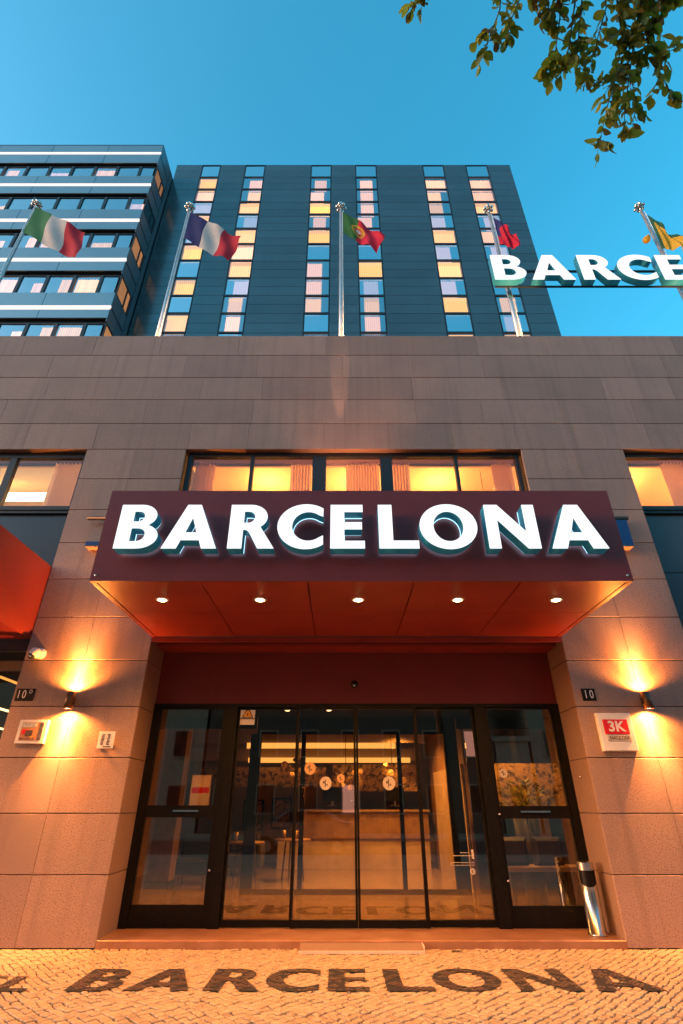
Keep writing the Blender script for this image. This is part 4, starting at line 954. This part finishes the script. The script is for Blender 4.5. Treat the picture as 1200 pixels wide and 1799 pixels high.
flag('furled flag with dark and crimson cloth hanging behind the rooftop letters', [(4.40,16.2),(4.40,14.9),(4.80,14.95),(4.78,14.30)], lambda u, v: 0 if v + u*1.3 < .62 or (u < .2 and v < .7) else 2, [M['cl_navy'],M['cl_white'],M['cl_pred']], .9, 30, 30, sag=.0, amp=.07)
flag('folded flag with dark green and golden yellow cloth on the right pole', [(8.86,16.3),(8.80,14.7),(9.20,14.75),(9.12,14.28)], lambda u, v: 1 if (v > .18 and .12 < u) else 0, [M['cl_brgreen'],M['cl_yellow']], 2.0, 30, 30, sag=.0, amp=.08)
b = MB(); b.ball((8.50,YP-.05,15.12), .10, 14); b.ball((8.56,YP-.07,15.22), .06, 10); tag(obj('flag_tassel', b, M['cl_yellow'], None, (8.5,YP,15.1)), 'golden yellow tassel of cloth beside the right flagpole', 'tassel')

# ------------------------------------------------------------------ rooftop sign
YS = 8.34; RC = .985
rs = thing('rooftop_sign', 'white lit BARCELONA letters on rails above the podium roof', 'sign', (8,YS,12.95))
for ch, x, w in WORD:
    bx = 3.90 + x*RC*1.00
    le = obj('letter', put(glyph_mesh(ch, RC*w, RC*.985, .17), (bx,YS+.095,12.965)), M['return'], rs)
    obj('letter_face', put(glyph_mesh(ch, RC*w, RC*.985, .014), (bx,YS,12.965)), M['led'], le)
b = MB(); b.box(3.95,13.2,YS+.19,YS+.235,13.55,13.60); b.box(3.95,13.2,YS+.19,YS+.235,12.95,12.98); obj('rail', b, M['darkframe'], rs)
for x in (4.34,8.80):
    b = MB(); b.box(x-.05,x+.05,YS+.321,YP-.03,12.70,12.96); obj('pole_clamp', b, M['chrome'], rs)
for x in (10.8,13.0):
    b = MB(); b.box(x-.04,x+.04,YS+.33,YS+.41,10.2,13.6); obj('post', b, M['darkframe'], rs)

# lamp washing the parapet, standing on the canopy roof
ul = thing('canopy_uplight', 'small floodlight on the canopy roof washing the stone above', 'floodlight', (.15,7.35,5.03))
b = MB(); b.box(.05,.25,7.3,7.4,5.03,5.12); obj('housing', b, M['black'], ul)
b = MB(); b.box(.07,.23,7.31,7.39,5.121,5.125); obj('lens', b, M['bulb'], ul)
lamp('floodlight_lamp', 'SPOT', (.15,7.35,5.15), 520, (1.0,.40,.20), ul, (.15,7.98,9.4), .05, 60, 1.0)
lamp('floodlight_lamp', 'SPOT', (.0,7.35,5.15), 1100, (1.0,.55,.34), ul, (-.0,7.98,9.2), .02, 6, .5)

# ================================================================== overhanging street tree
tr = thing('street_tree', 'leafy street tree whose olive green twigs hang into the top right corner', 'tree', (3.4,-.9,0))
b = MB(); b.tube([(3.4,-.9,-.05),(3.38,-.88,1.6),(3.3,-.7,3.4),(3.15,-.4,4.9)], [.19,.15,.13,.11], 14); obj('trunk', b, M['bark'], tr)
limbs = [[(3.15,-.4,4.9),(2.9,.2,5.9),(2.6,.8,6.5),(2.1,1.1,6.55),(1.5,1.15,6.35)], [(2.6,.8,6.5),(2.3,1.05,6.5),(2.2,1.2,6.2)], [(3.15,-.4,4.9),(3.9,-.6,6.2),(4.6,-.5,7.2)], [(3.15,-.4,4.9),(2.6,-1.2,6.3),(2.2,-1.9,7.4)], [(1.5,1.15,6.35),(.9,1.15,6.2),(.56,1.17,6.11)], [(2.6,.8,6.5),(3.2,1.0,7.2),(3.9,.9,7.8)]]
b = MB()
for l in limbs: b.tube(l, [.07*(1-i/len(l))+.012 for i in range(len(l))], 8)
obj('limb', b, M['bark'], tr)
strands = [
 [(1.05,1.17,6.11),(1.03,1.32,5.86),(.97,1.39,5.73),(.92,1.46,5.61)], [(1.25,1.17,6.11),(1.1,1.35,5.79),(1.07,1.41,5.7)], [(1.41,1.17,6.11),(1.41,1.35,5.79),(1.38,1.46,5.6),(1.34,1.53,5.48)],
 [(1.58,1.17,6.11),(1.54,1.35,5.79),(1.52,1.48,5.57),(1.41,1.5,5.54)], [(1.51,1.3,5.89),(1.47,1.44,5.63),(1.41,1.54,5.46)], [(1.98,1.17,6.11),(1.91,1.35,5.79),(1.8,1.5,5.54),(1.72,1.62,5.32),(1.68,1.71,5.16),(1.66,1.77,5.06)],
 [(1.91,1.35,5.79),(1.87,1.52,5.51),(1.83,1.64,5.29),(1.82,1.72,5.15)], [(1.98,1.35,5.79),(1.98,1.46,5.6),(2.07,1.54,5.46),(2.13,1.6,5.37)], [(1.98,1.42,5.67),(2.05,1.46,5.6),(2.14,1.44,5.63)], [(.56,1.17,6.11),(.53,1.26,5.95),(.5,1.3,5.89)],
 [(2.25,1.19,6.08),(2.18,1.26,5.95),(2.14,1.28,5.92)], [(1.69,1.17,6.11),(1.71,1.32,5.86),(1.65,1.42,5.67),(1.58,1.55,5.44)], [(1.83,1.39,5.73),(1.78,1.52,5.51),(1.65,1.56,5.43)], [(1.76,1.17,6.11),(1.78,1.33,5.82),(1.85,1.48,5.57),(1.91,1.61,5.35),(1.89,1.68,5.22)],
 [(1.21,1.17,6.11),(1.23,1.28,5.92),(1.29,1.35,5.79)], [(1.95,1.2,6.05),(1.93,1.36,5.78),(1.88,1.42,5.66)], [(2.02,1.2,6.05),(2.0,1.36,5.76),(1.9,1.5,5.52)], [(1.33,1.15,6.11),(1.33,1.27,5.94),(1.35,1.37,5.77)], [(1.85,1.17,6.1),(1.83,1.33,5.82),(1.80,1.42,5.66)], [(2.06,1.18,6.1),(2.08,1.27,5.95),(2.04,1.36,5.78)]]
rl = random.Random(11)
strands = [[(x, y - .04, z + .09) for x, y, z in q] for q in strands]
def leaf_mesh(nm, ln, wd, fold, mtl):
    me = bpy.data.meshes.new(nm); hw = [(0,0),(.18,.62),(.42,1),(.68,.86),(.88,.42),(1,0)]
    vs = [(0,0,0)]; fs = []
    mid = [(t*ln, 0, -fold*.0 + .05*ln*math.sin(t*3.1)) for t, _ in hw]
    L_ = [(t*ln, w_*wd/2, .05*ln*math.sin(t*3.1)+fold*w_*wd/2) for t, w_ in hw]; Rr = [(t*ln, -w_*wd/2, .05*ln*math.sin(t*3.1)+fold*w_*wd/2) for t, w_ in hw]
    vs = mid + L_[1:-1] + Rr[1:-1]; n = len(hw)
    l = lambda k: n+k-1; r = lambda k: n+(n-2)+k-1
    fs.append((0,1,l(1))); fs.append((0,r(1),1))
    for k in range(1,n-2): fs.append((k,k+1,l(k+1),l(k))); fs.append((k,r(k),r(k+1),k+1))
    fs.append((n-2,n-1,l(n-2))); fs.append((n-2,r(n-2),n-1))
    me.from_pydata(vs, [], fs); me.materials.append(mtl); me.polygons.foreach_set('use_smooth', [True]*len(fs)); me.update(); return me
LM = [leaf_mesh('leaf', .088, .050, .25, M['leafA']), leaf_mesh('leaf', .080, .043, .35, M['leafA']), leaf_mesh('leaf', .092, .056, .15, M['leafB']), leaf_mesh('leaf', .074, .040, .3, M['leafB']), leaf_mesh('leaf', .078, .044, .4, M['leafC'])]
tb = MB(); leaves = []
def sprig(pts, r0, dens, spread):
    P_ = [Vector(p) + Vector((0, rl.uniform(-.02,.02), 0)) for p in pts]
    tb.tube(P_, [r0*(1-.75*i/(len(P_)-1)) for i in range(len(P_))], 5)
    side = 1
    for a, c_ in zip(P_[:-1], P_[1:]):
        seg = (c_-a); n = max(2, int(seg.length/dens))
        for k in range(n):
            t = (k+rl.uniform(.1,.9))/n; q = a + seg*t; side = -side
            dr = seg.normalized(); ax = dr.cross(Vector((rl.uniform(-.4,.4),-1,.4+rl.uniform(-.4,.4)))).normalized()
            d = (dr*rl.uniform(.5,1.1) + ax*side*rl.uniform(.5,1.1) + Vector((0,0,-.35)) + Vector((rl.uniform(-.4,.4),rl.uniform(-.5,.5),rl.uniform(-.3,.3)))).normalized()
            leaves.append((q, d, rl.uniform(.62,1.18)))
    leaves.append((P_[-1], (P_[-1]-P_[-2]).normalized(), rl.uniform(.8,1.1)))
for s in strands:
    sprig(s, .006, .028, 1)
    for k in range(int(len(s)*1.7)):           # side twigs
        i = rl.randrange(len(s)-1); a = Vector(s[i]).lerp(Vector(s[i+1]), rl.random())
        d = (Vector(s[i+1])-Vector(s[i])).normalized()*.6 + Vector((rl.uniform(-.7,.7),rl.uniform(-.7,.7),rl.uniform(-.5,.2)))
        ln = rl.uniform(.05,.13) * (.6 if i >= len(s)-2 else 1.15)
        sprig([a, a+d*ln*.6, a+d*ln+Vector((0,0,-.02))], .0035, .030, 1)
obj('twigs', tb, M['twig'], tr, kind='stuff')
def leaf_matrix(q, d, sc):
    z = d.cross(Vector((rl.uniform(-1,1),rl.uniform(-1,1),rl.uniform(-1,1)))).normalized(); y_ = z.cross(d).normalized()
    m = Matrix((d, y_, z)).transposed().to_4x4(); return Matrix.Translation(q) @ m @ Matrix.Scale(sc, 4)
leaves.sort(key=lambda l: -l[0].y)      # the ones deepest in view first
rl.shuffle(leaves[:0])
import itertools
base = world_org(tr); more = MB()
idx = list(range(len(leaves))); first = idx[:300]
for i in idx:
    q, d, sc = leaves[i]; me = LM[rl.choices(range(5), [5,4,3,3,1.2])[0]]; mw = leaf_matrix(q, d, sc)
    if i < 300:
        o = bpy.data.objects.new('leaf', me); COL.objects.link(o); o.parent = tr; o.matrix_local = Matrix.Translation(-base) @ mw
    else:
        mi = 0 if me in LM[:2] else (1 if me in LM[2:4] else 2)
        more.add([mw @ v.co for v in me.vertices], [tuple(p.vertices) for p in me.polygons], mi, True)
# the rest of the crown, above and behind the camera
for k in range(5200):
    c_ = Vector((rl.gauss(3.4,1.15), rl.gauss(-.9,1.2), rl.gauss(7.2,.8)))
    if c_.z < 5.2 or c_.y > (c_.z-1.5)*.20 - .12: continue
    d = Vector((rl.uniform(-1,1),rl.uniform(-1,1),rl.uniform(-1,.2))).normalized(); mw = leaf_matrix(c_, d, rl.uniform(1.0,1.7)); me = LM[rl.randrange(4)]
    more.add([mw @ v.co for v in me.vertices], [tuple(p.vertices) for p in me.polygons], 0 if me in LM[:2] else 1, True)
obj('leaves', more, [M['leafA'],M['leafB'],M['leafC']], tr, kind='stuff')

# ================================================================== the street behind the camera (seen in the glass; houses raised to hold back sky light)
def street_house(x0, x1, h, m, lab, rows, cols_):
    o = thing('street_house', lab, 'house', ((x0+x1)/2,-20,0))
    b = MB(); b.box(x0,x1,-32,-20,-.1,h); obj('wall', b, m, o)
    b = MB(); b.box(x0-.15,x1+.15,-32.1,-19.85,h,h+.3); obj('cornice', b, M['plaster'], o)
    for r_ in range(rows):
        for c_ in range(cols_):
            cx_ = x0 + (x1-x0)*(c_+.5)/cols_; z = 1.0 + r_*3.2; wd = .62
            f = MB(); f.box(cx_-wd,cx_+wd,-20.0,-19.92,z,z+1.7); w = obj('window', f, M['plaster'], o)
            p = MB(); p.box(cx_-wd+.1,cx_+wd-.1,-19.918,-19.90,z+.1,z+1.6); obj('pane', p, M['lit_dim'] if (r_*5+c_*3) % 7 == 2 else M['carglass'], w)
    return o
street_house(-48,-26.2,17,M['plaster2'],'unseen grey house furthest down the street, added to hold back low sky light',5,5)  # added at the street end to block low sky light
street_house(-26,-9,20,M['plaster'],'cream plastered house across the street, seen only in reflections',6,6)
street_house(-8.8,10.2,18,M['plaster2'],'wide dark house across the street, seen only in reflections',5,7)
street_house(10.3,12.5,5.2,M['plaster'],'low house across the street, seen only in reflections',1,1)
street_house(12.7,24,20,M['plaster'],'tall pale house across the street, seen only in reflections',6,4)
street_house(24.2,46,17,M['plaster2'],'unseen grey house beyond the tall pale one, added to hold back sky light',5,5)  # added at the other end, also blocks low sky light
car = thing('parked_car', 'silver parked car at the kerb behind the camera, seen in the door glass', 'car', (-1.4,-5.6,-.12))
prof = [(-2.1,.35),(-2.12,.75),(-1.95,.95),(-1.2,1.05),(-.55,1.48),(.75,1.52),(1.45,1.10),(2.0,1.02),(2.1,.7),(2.08,.35)]
b = MB(); n = len(prof); cx_, cy_ = -1.4, -5.6
fr = [(cx_+p[0], cy_+(.80 if p[1] < 1.2 else .66), p[1]-.12) for p in prof]; bk = [(cx_+p[0], cy_-(.80 if p[1] < 1.2 else .66), p[1]-.12) for p in prof]
b.poly(fr[::-1]); b.poly(bk)
for k in range(n): b.poly([fr[k],fr[(k+1)%n],bk[(k+1)%n],bk[k]], smooth=False)
obj('body', b, M['carpaint'], car)
b = MB(); b.poly([(cx_-1.0,cy_+.79,.96),(cx_-.5,cy_+.70,1.30),(cx_+.1,cy_+.70,1.33),(cx_+.1,cy_+.80,.98)][::-1]); obj('side_window', b, M['carglass'], car)
b = MB(); b.poly([(cx_+.18,cy_+.80,.98),(cx_+.18,cy_+.70,1.33),(cx_+.75,cy_+.70,1.32),(cx_+1.2,cy_+.79,1.0)][::-1]); obj('side_window', b, M['carglass'], car)
for dx in (-1.3,1.3):
    for s_ in (-1,1):
        yy = cy_+s_*.72
        b = MB(); b.tube([(cx_+dx,yy-.1,.2),(cx_+dx,yy+.1,.2)], .32, 20); w = obj('wheel', b, M['rubber'], car)
        b = MB(); b.tube([(cx_+dx,yy-.105,.2),(cx_+dx,yy+.105,.2)], .2, 14); obj('rim', b, M['chrome'], w)
